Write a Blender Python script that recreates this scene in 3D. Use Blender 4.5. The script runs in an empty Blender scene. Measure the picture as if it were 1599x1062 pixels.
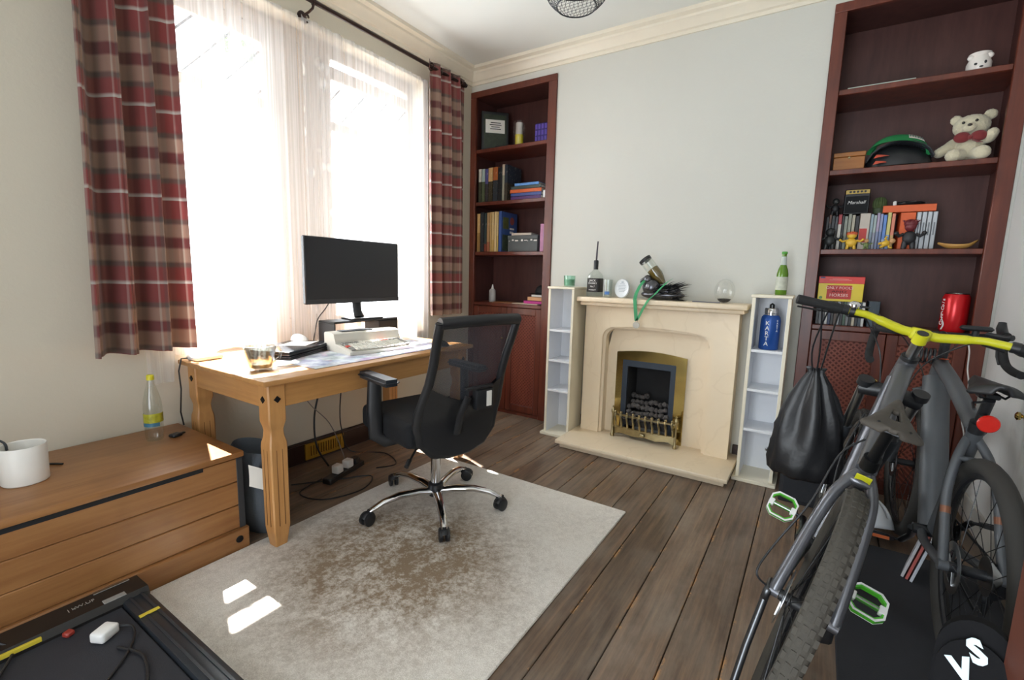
import bpy, bmesh, math, random
from math import sin, cos, pi, radians
from mathutils import Vector, Matrix, Euler, noise
C = bpy.context.scene.collection
random.seed(7)

# ------------------------------------------------------------------ helpers
def lin(h):
    h = h.lstrip('#')
    r = []
    for i in (0, 2, 4):
        c = int(h[i:i+2], 16) / 255
        r.append(c / 12.92 if c <= .04045 else ((c + .055) / 1.055) ** 2.4)
    return (*r, 1)

def T(x, y, z): return Matrix.Translation((x, y, z))
def RX(a): return Matrix.Rotation(a, 4, 'X')
def RY(a): return Matrix.Rotation(a, 4, 'Y')
def RZ(a): return Matrix.Rotation(a, 4, 'Z')
def SC(x, y, z): return Matrix.Diagonal((x, y, z, 1))

class MB:
    def __init__(s):
        s.bm = bmesh.new(); s.mi = 0
        s.uv = s.bm.loops.layers.uv.new('UVMap')
    def raw(s, vs, fs, M=None, uvs=None):
        bv = [s.bm.verts.new(M @ Vector(v) if M else Vector(v)) for v in vs]
        for f in fs:
            if len(set(f)) < 3: continue
            try:
                fa = s.bm.faces.new([bv[i] for i in f]); fa.material_index = s.mi
                if uvs:
                    for l, i in zip(fa.loops, f): l[s.uv].uv = uvs[i]
            except ValueError: pass
        return s
    def merge(s, t, M=None):
        t.verts.ensure_lookup_table(); t.verts.index_update()
        s.raw([v.co.copy() for v in t.verts], [[v.index for v in f.verts] for f in t.faces], M)
        t.free(); return s
    def box(s, x0, x1, y0, y1, z0, z1, b=0, M=None, seg=1):
        t = bmesh.new(); bmesh.ops.create_cube(t, size=1)
        for v in t.verts:
            v.co = Vector(((x0+x1)/2+v.co.x*(x1-x0), (y0+y1)/2+v.co.y*(y1-y0), (z0+z1)/2+v.co.z*(z1-z0)))
        if b:
            b = min(b, .45*min(abs(x1-x0), abs(y1-y0), abs(z1-z0)))
            bmesh.ops.bevel(t, geom=t.edges[:], offset=b, segments=seg, affect='EDGES', profile=.5)
        return s.merge(t, M)
    def cbox(s, c, d, b=0, M=None, seg=1):
        return s.box(c[0]-d[0]/2, c[0]+d[0]/2, c[1]-d[1]/2, c[1]+d[1]/2, c[2]-d[2]/2, c[2]+d[2]/2, b, M, seg)
    def tube(s, pts, r, n=8, closed=False, cap=True, flat=1.0, M=None, up=None):
        P = [Vector(p) for p in pts]; N = len(P)
        R = r if isinstance(r, (list, tuple)) else [r]*N
        vs = []; nrm = None
        for i in range(N):
            if closed: d = P[(i+1) % N]-P[i-1]
            else: d = P[min(i+1, N-1)]-P[max(i-1, 0)]
            if d.length < 1e-9: d = Vector((0, 0, 1))
            d.normalize()
            if nrm is None:
                a = Vector(up) if up else (Vector((0, 0, 1)) if abs(d.z) < .9 else Vector((1, 0, 0)))
                nrm = a-d*a.dot(d)
            else: nrm = nrm-d*nrm.dot(d)
            if nrm.length < 1e-6: nrm = d.orthogonal()
            nrm.normalize(); bn = d.cross(nrm)
            for k in range(n):
                a = 2*pi*k/n
                vs.append(P[i]+nrm*(cos(a)*R[i]*flat)+bn*(sin(a)*R[i]))
        fs = []
        for i in range(N if closed else N-1):
            j = (i+1) % N
            for k in range(n):
                l = (k+1) % n
                fs.append((i*n+k, i*n+l, j*n+l, j*n+k))
        if cap and not closed:
            fs.append(tuple(range(n))[::-1]); fs.append(tuple((N-1)*n+k for k in range(n)))
        return s.raw(vs, fs, M)
    def cyl(s, p0, p1, r0, r1=None, n=16, M=None):
        return s.tube([p0, p1], [r0, r0 if r1 is None else r1], n, M=M)
    def lathe(s, prof, n=24, M=None, cap=True):
        vs = []; fs = []; N = len(prof)
        for r, z in prof:
            for k in range(n):
                a = 2*pi*k/n; vs.append((r*cos(a), r*sin(a), z))
        for i in range(N-1):
            for k in range(n):
                l = (k+1) % n; fs.append((i*n+k, i*n+l, (i+1)*n+l, (i+1)*n+k))
        if cap:
            if prof[0][0] > 1e-5: fs.append(tuple(range(n))[::-1])
            if prof[-1][0] > 1e-5: fs.append(tuple((N-1)*n+k for k in range(n)))
        return s.raw(vs, fs, M)
    def ball(s, c, r, n=16, m=10, M=None):
        if not isinstance(r, (list, tuple)): r = (r, r, r)
        X = T(*c) @ SC(*r)
        prof = [(max(sin(pi*i/m), 1e-6), -cos(pi*i/m)) for i in range(m+1)]
        return s.lathe(prof, n, (M @ X) if M else X, cap=False)
    def torus(s, R, r, n=48, m=10, M=None, sx=1.0, sz=1.0):
        return s.tube([(R*cos(2*pi*k/n), R*sin(2*pi*k/n)*sx, 0) for k in range(n)], r, m, closed=True, M=M, up=(0, 0, 1), flat=sz)
    def grid(s, fn, nu, nv, M=None, uv=True):
        vs = []; uvs = []
        for j in range(nv+1):
            for i in range(nu+1):
                r = fn(i/nu, j/nv)
                if len(r) == 2: p, q = r
                else: p, q = r, (i/nu, j/nv)
                vs.append(p); uvs.append(q)
        w = nu+1
        return s.raw(vs, [(j*w+i, j*w+i+1, (j+1)*w+i+1, (j+1)*w+i) for j in range(nv) for i in range(nu)], M, uvs)
    def prism(s, poly, z0, z1, M=None):
        n = len(poly)
        vs = [(x, y, z0) for x, y in poly]+[(x, y, z1) for x, y in poly]
        fs = [tuple(range(n))[::-1], tuple(range(n, 2*n))]+[(i, (i+1) % n, n+(i+1) % n, n+i) for i in range(n)]
        return s.raw(vs, fs, M)
    def hole(s, outer, inner, z0, z1, M=None):
        n = len(outer)
        vs = [(x, y, z) for z in (z0, z1) for L in (outer, inner) for x, y in L]
        fs = []
        for i in range(n):
            j = (i+1) % n
            fs += [(i, n+i, n+j, j), (2*n+i, 2*n+j, 3*n+j, 3*n+i), (i, j, 2*n+j, 2*n+i), (n+i, 3*n+i, 3*n+j, n+j)]
        return s.raw(vs, fs, M)
    def build(s, name, mat, parent=None, smooth=40, loc=None, rz=0, world=False, M=None, clean=True):
        if clean: bmesh.ops.remove_doubles(s.bm, verts=s.bm.verts[:], dist=1e-6)
        bmesh.ops.recalc_face_normals(s.bm, faces=s.bm.faces[:])
        me = bpy.data.meshes.new(name); s.bm.to_mesh(me); s.bm.free()
        for m in (mat if isinstance(mat, (list, tuple)) else [mat]): me.materials.append(m)
        if M: me.transform(M)
        o = bpy.data.objects.new(name, me); C.objects.link(o)
        if parent:
            o.parent = parent
            if world: me.transform(wm(parent).inverted())
        if loc is not None:
            o.matrix_basis = T(*loc) @ RZ(rz)
            if world: me.transform(o.matrix_basis.inverted())
        if smooth:
            me.polygons.foreach_set('use_smooth', [True]*len(me.polygons))
            me.set_sharp_from_angle(angle=radians(smooth))
        return o

def wm(o):
    M = o.matrix_basis.copy(); p = o.parent
    while p: M = p.matrix_basis @ M; p = p.parent
    return M
def tag(o, label, cat, group=None, kind=None):
    if label: o['label'] = label
    if cat: o['category'] = cat
    if group: o['group'] = group
    if kind: o['kind'] = kind
    return o
def thing(name, label, cat, loc=(0, 0, 0), rz=0, group=None, M=None):
    o = bpy.data.objects.new(name, None); C.objects.link(o)
    o.matrix_basis = M if M is not None else T(*loc) @ RZ(rz)
    o.empty_display_size = .05
    return tag(o, label, cat, group)
def dup(root, M, label=None, group=None):
    def cp(o, p):
        c = o.copy(); C.objects.link(c); c.parent = p
        for ch in o.children: cp(ch, c)
        return c
    r = cp(root, root.parent); r.matrix_basis = M
    if label: r['label'] = label
    if group: r['group'] = group
    return r
def struct(mb, name, mat, smooth=40):
    o = mb.build(name, mat, smooth=smooth); o['kind'] = 'structure'; return o
def text(name, s, size, M, mat, parent, ext=.0006, align='CENTER', world=False, squash=1.0, bold=0):
    cu = bpy.data.curves.new(name, 'FONT'); cu.body = s; cu.size = size; cu.extrude = ext; cu.offset = bold
    cu.align_x = align; cu.align_y = 'CENTER'; cu.resolution_u = 2
    to = bpy.data.objects.new(name+'_c', cu)
    me = bpy.data.meshes.new_from_object(to)
    bpy.data.objects.remove(to)
    me.name = name; me.materials.clear(); me.materials.append(mat)
    me.transform(M @ SC(squash, 1, 1))
    o = bpy.data.objects.new(name, me); C.objects.link(o); o.parent = parent
    if world: me.transform(wm(parent).inverted())
    return o

# ------------------------------------------------------------------ materials
def nodes(name):
    m = bpy.data.materials.new(name); m.use_nodes = True
    nt = m.node_tree; b = nt.nodes['Principled BSDF']
    return m, nt, b
def N(nt, t, **kw):
    n = nt.nodes.new(t)
    for k, v in kw.items():
        if k.startswith('i_'):
            key = k[2:]
            n.inputs[int(key) if key.isdigit() else key.replace('_', ' ')].default_value = v
        else: setattr(n, k, v)
    return n
def coords(nt, kind='Object', scale=(1, 1, 1), rot=(0, 0, 0)):
    t = N(nt, 'ShaderNodeTexCoord'); mp = N(nt, 'ShaderNodeMapping')
    mp.inputs['Scale'].default_value = scale; mp.inputs['Rotation'].default_value = rot
    nt.links.new(t.outputs[kind], mp.inputs[0]); return mp.outputs[0]
def ramp(nt, src, stops, interp='LINEAR'):
    r = N(nt, 'ShaderNodeValToRGB'); cr = r.color_ramp; cr.interpolation = interp
    while len(cr.elements) < len(stops): cr.elements.new(.5)
    for e, (p, c) in zip(cr.elements, stops): e.position = p; e.color = c
    nt.links.new(src, r.inputs[0]); return r.outputs[0]
def mixc(nt, a, b, f, mode='MIX'):
    n = N(nt, 'ShaderNodeMix', data_type='RGBA', blend_type=mode)
    for sock, v in ((n.inputs[0], f), (n.inputs[6], a), (n.inputs[7], b)):
        if hasattr(v, 'links') or hasattr(v, 'is_linked'): nt.links.new(v, sock)
        else: sock.default_value = v
    return n.outputs[2]
def noise_t(nt, vec, scale=5, detail=4, rough=.6):
    n = N(nt, 'ShaderNodeTexNoise'); n.inputs['Scale'].default_value = scale
    n.inputs['Detail'].default_value = detail; n.inputs['Roughness'].default_value = rough
    nt.links.new(vec, n.inputs['Vector']); return n.outputs['Fac']
def bump(nt, b, h, strength=.2, dist=.01):
    n = N(nt, 'ShaderNodeBump'); n.inputs['Strength'].default_value = strength; n.inputs['Distance'].default_value = dist
    nt.links.new(h, n.inputs['Height']); nt.links.new(n.outputs[0], b.inputs['Normal'])
def dark(c, k): return (c[0]*k, c[1]*k, c[2]*k, 1)
MC = {}
def pm(name, h, rough=.5, metal=0, var=.12, vs=12, bs=0, bsc=60, coat=0, spec=.5, sheen=0):
    """plain procedural paint / plastic / cloth: colour with a slight mottle and optional bump"""
    if name in MC: return MC[name]
    m, nt, b = nodes(name); c = lin(h) if isinstance(h, str) else h
    v = coords(nt)
    col = mixc(nt, c, dark(c, 1-var*2), noise_t(nt, v, vs))
    nt.links.new(col, b.inputs['Base Color'])
    b.inputs['Roughness'].default_value = rough; b.inputs['Metallic'].default_value = metal
    b.inputs['Coat Weight'].default_value = coat; b.inputs['Specular IOR Level'].default_value = spec
    if sheen: b.inputs['Sheen Weight'].default_value = sheen
    if bs: bump(nt, b, noise_t(nt, v, bsc, 2), bs, .003)
    MC[name] = m; return m
def glass(name, tint=(1, 1, 1, 1), rough=0, thin=.9, gl=.12):
    """thin clear glass / plastic: mostly see-through with a fresnel gloss"""
    m, nt, b = nodes(name); nt.nodes.remove(b); out = nt.nodes['Material Output']
    tr = N(nt, 'ShaderNodeBsdfTransparent'); tr.inputs[0].default_value = tint
    gs = N(nt, 'ShaderNodeBsdfGlossy'); gs.inputs['Roughness'].default_value = rough+.03
    lw = N(nt, 'ShaderNodeLayerWeight'); lw.inputs[0].default_value = .35
    mm = N(nt, 'ShaderNodeMath', operation='MULTIPLY_ADD'); mm.inputs[1].default_value = 1-thin; mm.inputs[2].default_value = gl*.3
    nt.links.new(lw.outputs['Facing'], mm.inputs[0])
    ms = N(nt, 'ShaderNodeMixShader'); nt.links.new(mm.outputs[0], ms.inputs[0])
    nt.links.new(tr.outputs[0], ms.inputs[1]); nt.links.new(gs.outputs[0], ms.inputs[2])
    nt.links.new(ms.outputs[0], out.inputs[0]); return m
def wood(name, c1, c2, scale=(30, 2, 30), rough=.45, bs=.08, kn=True, coat=0):
    m, nt, b = nodes(name); v = coords(nt, scale=scale)
    n1 = noise_t(nt, v, 1.0, 6, .65); n2 = noise_t(nt, coords(nt), 3.2, 3)
    col = ramp(nt, n1, [(.3, lin(c1)), (.7, lin(c2))])
    col = mixc(nt, col, dark(lin(c1), .6), ramp(nt, n2, [(.55, (0, 0, 0, 1)), (.8, (.6, .6, .6, 1))]))
    nt.links.new(col, b.inputs['Base Color']); b.inputs['Roughness'].default_value = rough
    b.inputs['Coat Weight'].default_value = coat; b.inputs['Coat Roughness'].default_value = .25
    bump(nt, b, n1, bs, .003); MC[name] = m; return m

def m_wall(name, h, tex=.12, scuff=None):
    m, nt, b = nodes(name); v = coords(nt); c = lin(h)
    col = mixc(nt, c, dark(c, .93), noise_t(nt, v, 1.6, 5))
    if scuff:
        w = coords(nt, scale=(1, 3, .8))
        col = mixc(nt, col, lin('77736c'), ramp(nt, noise_t(nt, w, 3, 6, .7), [(.58, (0, 0, 0, 1)), (.85, (.4, .4, .4, 1))]))
    nt.links.new(col, b.inputs['Base Color']); b.inputs['Roughness'].default_value = .75
    bump(nt, b, noise_t(nt, v, 55, 4), tex, .004); return m
WALL = m_wall('wall_paint', 'd0c9b8', .2)
WALLB = m_wall('wall_paint_back', 'cfcfc8', .25)
WALLR = m_wall('wall_paint_scuffed', 'dadad8', .12, True)
CEIL = m_wall('ceiling_paint', 'e3e5e0', .05)
CREAM = pm('cream_gloss', 'e8e0ce', .35, var=.05)
FRAMEW = pm('window_cream', 'b8a593', .4, var=.06)
MAHOG = wood('mahogany', '4e2218', '6f3423', (22, 22, 2), .38, .06, coat=.25)
MAHOGD = wood('mahogany_inner', '482824', '5a3631', (22, 22, 3), .5, .05)
LATT = wood('lattice_wood', '74352a', '8c4a36', (30, 30, 4), .5)
SKIRT = pm('dark_skirting', '34201c', .35, var=.2)
PINE = wood('waxed_pine', 'aa7946', 'c39158', (38, 2.2, 38), .38, .05, coat=.1)
PINED = wood('waxed_pine_dark', '845730', '9f7144', (26, 1.8, 26), .42, .06, coat=.1)
BLACK = pm('black_plastic', '202124', .42, var=.1)
BLACKM = pm('black_matt', '141416', .75, var=.15)
DGREY = pm('dark_grey_plastic', '33363a', .5, var=.1)
RUBBER = pm('tyre_rubber', '2a2826', .8, var=.2, bs=.3, bsc=150)
RUBBERG = pm('tyre_rubber_worn', '4a463f', .85, var=.25, bs=.3, bsc=120)
CHROME = pm('chrome', 'd8d8da', .08, 1, var=.02)
STEEL = pm('brushed_steel', 'a4a6a8', .28, 1, var=.08)
DSTEEL = pm('dark_steel', '3a3b3d', .35, .9, var=.12)
BRASS = pm('brass', 'd8bd74', .16, 1, var=.12, vs=9)
BRASSO = pm('aged_brass', 'bdae86', .28, 1, var=.25, vs=30)
WHITE = pm('white_plastic', 'ececea', .4, var=.03)
WHITEL = pm('white_laminate', 'e6e8ec', .4, var=.03)
CREAML = pm('cream_laminate_edge', 'e9e1cb', .45, var=.04)
PAPER = pm('paper', 'e9e6df', .8, var=.05)
MARBLE = None

def m_floor():
    m, nt, b = nodes('stained_floorboards')
    tc = N(nt, 'ShaderNodeTexCoord'); sx = N(nt, 'ShaderNodeSeparateXYZ'); nt.links.new(tc.outputs['Object'], sx.inputs[0])
    a = N(nt, 'ShaderNodeMath', operation='ADD', i_1=.0035); nt.links.new(sx.outputs[0], a.inputs[0])
    d = N(nt, 'ShaderNodeMath', operation='DIVIDE', i_1=.1695); nt.links.new(a.outputs[0], d.inputs[0])
    fl = N(nt, 'ShaderNodeMath', operation='FLOOR'); nt.links.new(d.outputs[0], fl.inputs[0])
    wn = N(nt, 'ShaderNodeTexWhiteNoise', noise_dimensions='1D'); nt.links.new(fl.outputs[0], wn.inputs['W'])
    # grain along y, shifted per board
    ad = N(nt, 'ShaderNodeVectorMath', operation='MULTIPLY_ADD'); ad.inputs[1].default_value = (26, 1.3, 1)
    nt.links.new(tc.outputs['Object'], ad.inputs[0]); nt.links.new(wn.outputs['Color'], ad.inputs[2])
    g = noise_t(nt, ad.outputs[0], 1.6, 8, .7)
    big = noise_t(nt, coords(nt, scale=(2.2, 1.1, 1)), 2.3, 5, .65)
    c = ramp(nt, g, [(.25, lin('453930')), (.5, lin('6e5b4c')), (.75, lin('94795f'))])
    c = mixc(nt, c, lin('9a8f82'), ramp(nt, big, [(.42, (0, 0, 0, 1)), (.72, (.55, .55, .55, 1))]))
    tint = ramp(nt, wn.outputs['Value'], [(0, (.8, .8, .8, 1)), (1, (1.15, 1.12, 1.1, 1))])
    c = mixc(nt, c, tint, 1.0, 'MULTIPLY')
    # bare chipped wood along the board edges and in spots
    fr = N(nt, 'ShaderNodeMath', operation='FRACT'); nt.links.new(d.outputs[0], fr.inputs[0])
    e = ramp(nt, fr.outputs[0], [(0, (1, 1, 1, 1)), (.03, (1, 1, 1, 1)), (.085, (0, 0, 0, 1)), (.94, (0, 0, 0, 1)), (1, (.9, .9, .9, 1))])
    ch = ramp(nt, noise_t(nt, coords(nt, scale=(7, 3.2, 1)), 2.4, 5, .75), [(.54, (0, 0, 0, 1)), (.59, (1, 1, 1, 1))])
    ec = mixc(nt, e, ch, 1.0, 'MULTIPLY')
    sp = ramp(nt, noise_t(nt, coords(nt, scale=(14, 7, 1)), 2.2, 3, .6), [(.755, (0, 0, 0, 1)), (.79, (.8, .8, .8, 1))])
    c = mixc(nt, c, lin('b98a5c'), ec)
    c = mixc(nt, c, lin('a27a52'), sp)
    nt.links.new(c, b.inputs['Base Color'])
    rr = ramp(nt, big, [(.3, (.34, .34, .34, 1)), (.7, (.55, .55, .55, 1))]); nt.links.new(rr, b.inputs['Roughness'])
    bump(nt, b, g, .18, .004); return m
FLOOR = m_floor()

def m_rug():
    m, nt, b = nodes('rug_pile'); v = coords(nt)
    f = noise_t(nt, v, 260, 2, .7); st = noise_t(nt, coords(nt, scale=(1, 1, 1)), 1.9, 7, .72); sp = noise_t(nt, v, 38, 4, .8)
    c = ramp(nt, f, [(.3, lin('d6d0c6')), (.7, lin('f8f4ee'))])
    # worn brown stain in the middle of the rug, blotchy
    gx = N(nt, 'ShaderNodeVectorMath', operation='DISTANCE'); gx.inputs[1].default_value = (-.02, .40, 0)
    nt.links.new(v, gx.inputs[0])
    gr = ramp(nt, gx.outputs['Value'], [(.0, (1, 1, 1, 1)), (.30, (.8, .8, .8, 1)), (.62, (.12, .12, .12, 1)), (.85, (0, 0, 0, 1))])
    s1 = ramp(nt, st, [(.36, (0, 0, 0, 1)), (.56, (1, 1, 1, 1))]); s2 = ramp(nt, sp, [(.40, (0, 0, 0, 1)), (.62, (1, 1, 1, 1))])
    k = mixc(nt, mixc(nt, s1, s2, .45), gr, 1.0, 'MULTIPLY')
    k = ramp(nt, k, [(0, (0, 0, 0, 1)), (.62, (.92, .92, .92, 1))])
    c = mixc(nt, c, lin('7c6240'), k)
    k2 = mixc(nt, s1, s2, 1.0, 'MULTIPLY')
    c = mixc(nt, c, lin('9c9187'), mixc(nt, k2, (.28, .28, .28, 1), 1.0, 'MULTIPLY'))
    nt.links.new(c, b.inputs['Base Color']); b.inputs['Roughness'].default_value = .95
    bump(nt, b, f, .5, .004); return m
RUG = m_rug()

def m_marble():
    m, nt, b = nodes('cream_marble'); v = coords(nt)
    w = N(nt, 'ShaderNodeTexWave', i_Scale=1.4, i_Distortion=14, i_Detail=4); w.inputs['Detail Scale'].default_value = 1.6
    nt.links.new(v, w.inputs['Vector'])
    c = mixc(nt, lin('e8d8be'), lin('e1ceb0'), noise_t(nt, v, 6))
    c = mixc(nt, c, lin('c7b292'), ramp(nt, w.outputs['Fac'], [(.0, (.16, .16, .16, 1)), (.03, (0, 0, 0, 1))]))
    nt.links.new(c, b.inputs['Base Color']); b.inputs['Roughness'].default_value = .35; return m
MARBLE = m_marble()

def m_plaid():
    m, nt, b = nodes('tartan_cloth')
    u = N(nt, 'ShaderNodeUVMap'); sx = N(nt, 'ShaderNodeSeparateXYZ'); nt.links.new(u.outputs[0], sx.inputs[0])
    R_, B_, D_, G_, Wt = lin('7e3130'), lin('967b6a'), lin('5c2627'), lin('574a43'), lin('b8b2aa')
    def stripes(sock, stops):
        f = N(nt, 'ShaderNodeMath', operation='FRACT'); nt.links.new(sock, f.inputs[0])
        return ramp(nt, f.outputs[0], stops, 'LINEAR')
    def bands(bs):
        out = []; e = .014
        for i, (a, c) in enumerate(bs):
            z = bs[i+1][0] if i+1 < len(bs) else 1.0
            out += [(a+(e if a > 0 else 0), c), (z-e if z < 1 else 1.0, c)]
        return out
    weft = stripes(sx.outputs[1], bands([(0, Wt), (.034, R_), (.20, G_), (.26, B_), (.43, D_), (.56, B_), (.72, G_), (.78, R_)]))
    warp = stripes(sx.outputs[0], bands([(0, Wt), (.045, R_), (.2, G_), (.3, B_), (.52, D_), (.62, B_), (.78, G_), (.85, R_)]))
    c = mixc(nt, weft, warp, .24)
    w = noise_t(nt, coords(nt, 'UV', (900, 1500, 1)), 1, 2)
    c = mixc(nt, c, dark(lin('9a8f88'), .4), mixc(nt, (0, 0, 0, 1), (.25, .25, .25, 1), w))
    nt.links.new(c, b.inputs['Base Color']); b.inputs['Roughness'].default_value = .9
    b.inputs['Sheen Weight'].default_value = .2
    # the cloth lets some window light through
    out = nt.nodes['Material Output']; tl = N(nt, 'ShaderNodeBsdfTranslucent'); nt.links.new(c, tl.inputs[0])
    ms = N(nt, 'ShaderNodeMixShader', i_0=.10); nt.links.new(b.outputs[0], ms.inputs[1]); nt.links.new(tl.outputs[0], ms.inputs[2])
    nt.links.new(ms.outputs[0], out.inputs[0]); return m
PLAID = m_plaid()

def m_net():
    m, nt, b = nodes('lace_net'); nt.nodes.remove(b); out = nt.nodes['Material Output']
    u = N(nt, 'ShaderNodeUVMap'); sx = N(nt, 'ShaderNodeSeparateXYZ'); nt.links.new(u.outputs[0], sx.inputs[0])
    vo = N(nt, 'ShaderNodeTexVoronoi', feature='F1'); vo.inputs['Scale'].default_value = 9
    nt.links.new(u.outputs[0], vo.inputs['Vector'])
    fl = ramp(nt, vo.outputs['Distance'], [(.16, (1, 1, 1, 1)), (.30, (0, 0, 0, 1))])
    # flower border along the side edge (u near 1) and the hem
    bo = ramp(nt, sx.outputs[0], [(.82, (0, 0, 0, 1)), (.86, (1, 1, 1, 1))])
    mp = N(nt, 'ShaderNodeMath', operation='MULTIPLY'); nt.links.new(fl, mp.inputs[0]); nt.links.new(bo, mp.inputs[1])
    al = N(nt, 'ShaderNodeMath', operation='MULTIPLY_ADD', i_1=.42, i_2=.33); nt.links.new(mp.outputs[0], al.inputs[0])
    tl = N(nt, 'ShaderNodeBsdfTranslucent'); tl.inputs[0].default_value = (.74, .73, .73, 1)
    df = N(nt, 'ShaderNodeBsdfDiffuse'); df.inputs[0].default_value = (.82, .8, .79, 1)
    m1 = N(nt, 'ShaderNodeMixShader', i_0=.62); nt.links.new(tl.outputs[0], m1.inputs[1]); nt.links.new(df.outputs[0], m1.inputs[2])
    nz = noise_t(nt, coords(nt, 'UV', (70, .6, 1)), 1.0, 2)
    fo = N(nt, 'ShaderNodeMath', operation='MULTIPLY_ADD', i_1=.5, i_2=-.2); nt.links.new(nz, fo.inputs[0])  # uneven opacity stripes imitate the shading of the folds
    ad = N(nt, 'ShaderNodeMath', operation='ADD', use_clamp=True); nt.links.new(fo.outputs[0], ad.inputs[0]); nt.links.new(al.outputs[0], ad.inputs[1]); al = ad
    tr = N(nt, 'ShaderNodeBsdfTransparent')
    m2 = N(nt, 'ShaderNodeMixShader'); nt.links.new(al.outputs[0], m2.inputs[0])
    nt.links.new(tr.outputs[0], m2.inputs[1]); nt.links.new(m1.outputs[0], m2.inputs[2])
    nt.links.new(m2.outputs[0], out.inputs[0]); return m
NET = m_net()
CLEAR = glass('clear_glass'); CLEARP = glass('clear_plastic', (.93, .96, .94, 1), .05, .8, .3)
PANE = glass('window_pane', (1, 1, 1, 1), 0, .95, .05)
def m_mesh(name, h, hole):
    m, nt, b = nodes(name); out = nt.nodes['Material Output']
    b.inputs['Base Color'].default_value = lin(h); b.inputs['Roughness'].default_value = .8
    v = coords(nt, 'UV', (150, 170, 1)); ck = N(nt, 'ShaderNodeTexChecker', i_Scale=2.0); nt.links.new(v, ck.inputs[0])
    tr = N(nt, 'ShaderNodeBsdfTransparent'); ms = N(nt, 'ShaderNodeMixShader')
    mm = N(nt, 'ShaderNodeMath', operation='MULTIPLY_ADD', i_1=.2, i_2=hole); nt.links.new(ck.outputs['Fac'], mm.inputs[0])
    nt.links.new(mm.outputs[0], ms.inputs[0]); nt.links.new(b.outputs[0], ms.inputs[1]); nt.links.new(tr.outputs[0], ms.inputs[2])
    nt.links.new(ms.outputs[0], out.inputs[0]); return m
MESHF = m_mesh('chair_mesh', '363a42', .16)
# ------------------------------------------------------------------ the room
W_, YB, H_ = 3.47, -4.75, 2.955
m = MB()                                            # boards with real gaps over a dark void
x = -.0035
k = 0
while x < W_:
    m.box(max(x, 0)+.0016, min(x+.1695, W_)-.0016, YB, .4, -.022, 0, .0025); x += .1695
struct(m, 'floor', FLOOR)
m = MB(); m.box(-.3, W_+.2, YB, .6, -.08, -.03); struct(m, 'trim_1', pm('underfloor', '15110f', .9))
m = MB(); m.box(-.3, W_+.2, YB, .6, H_, H_+.1); struct(m, 'ceiling', CEIL)
m = MB()
y0, y1, z0, z1 = -2.318, -.6, .755, 2.68              # window opening
m.box(-.3, 0, YB, y0, 0, H_); m.box(-.3, 0, y1, .6, 0, H_); m.box(-.3, 0, y0, y1, 0, z0); m.box(-.3, 0, y0, y1, z1, H_)
struct(m, 'wall_left', WALL)
m = MB()
m.box(.843, 1.555, 0, .42, 0, H_); m.box(1.555, 1.88, 0, .42, .62, H_); m.box(1.88, 2.612, 0, .42, 0, H_); m.box(1.555, 1.88, .16, .42, 0, .62)
m.box(0, .843, 0, .42, 2.785, H_); m.box(2.612, W_, 0, .42, 2.8, H_); m.box(3.455, W_, 0, .42, 0, 2.8)
m.box(0, .843, .40, .6, 0, 2.785); m.box(2.612, 3.455, .40, .6, 0, 2.8)
struct(m, 'wall_back', WALLB)
m = MB(); m.box(W_, W_+.2, YB, .6, 0, H_); struct(m, 'wall_right', WALLR)
m = MB(); m.box(0, 1.25, YB-.15, YB, 0, H_); m.box(2.75, W_, YB-.15, YB, 0, H_); m.box(1.25, 2.75, YB-.15, YB, 2.3, H_)  # unseen rear wall, its opening added and sized to let in fill light
struct(m, 'wall_rear', WALL)
# cornice
prof = [(0, -.118), (.012, -.118), (.016, -.098), (.03, -.092), (.05, -.062), (.072, -.045), (.076, -.032), (.105, -.022), (.108, 0), (0, 0)]
m = MB(); n = len(prof)
def sweep(m, pts):
    vs = [p for pt in pts for p in pt]
    fs = [(i, (i+1) % n, n+(i+1) % n, n+i) for i in range(n)]+[tuple(range(n)), tuple(range(n, 2*n))[::-1]]
    m.raw(vs, fs)
sweep(m, [[(d, YB, H_+z) for d, z in prof], [(d, -d, H_+z) for d, z in prof]])
struct(m, 'trim_2', CREAM, 30)
m = MB(); sweep(m, [[(d, -d, H_+z) for d, z in prof], [(W_-d, -d, H_+z) for d, z in prof]]); struct(m, 'trim_3', CREAM, 30)
m = MB(); sweep(m, [[(W_-d, -d, H_+z) for d, z in prof], [(W_-d, YB, H_+z) for d, z in prof]]); struct(m, 'trim_4', CREAM, 30)
# skirting
m = MB(); m.box(0, .018, YB, -.004, 0, .14, .004); m.box(0, .026, YB, -.004, .125, .14, .004); struct(m, 'baseboard_left', SKIRT)
m = MB(); m.box(.843, 1.23, -.018, 0, 0, .13, .004); m.box(2.30, 2.612, -.018, 0, 0, .13, .004); struct(m, 'baseboard_back', SKIRT)
m = MB(); m.box(W_-.018, W_, YB, -.004, 0, .13, .004); struct(m, 'baseboard_right', pm('white_skirting', 'cfccc4', .4))
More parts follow.
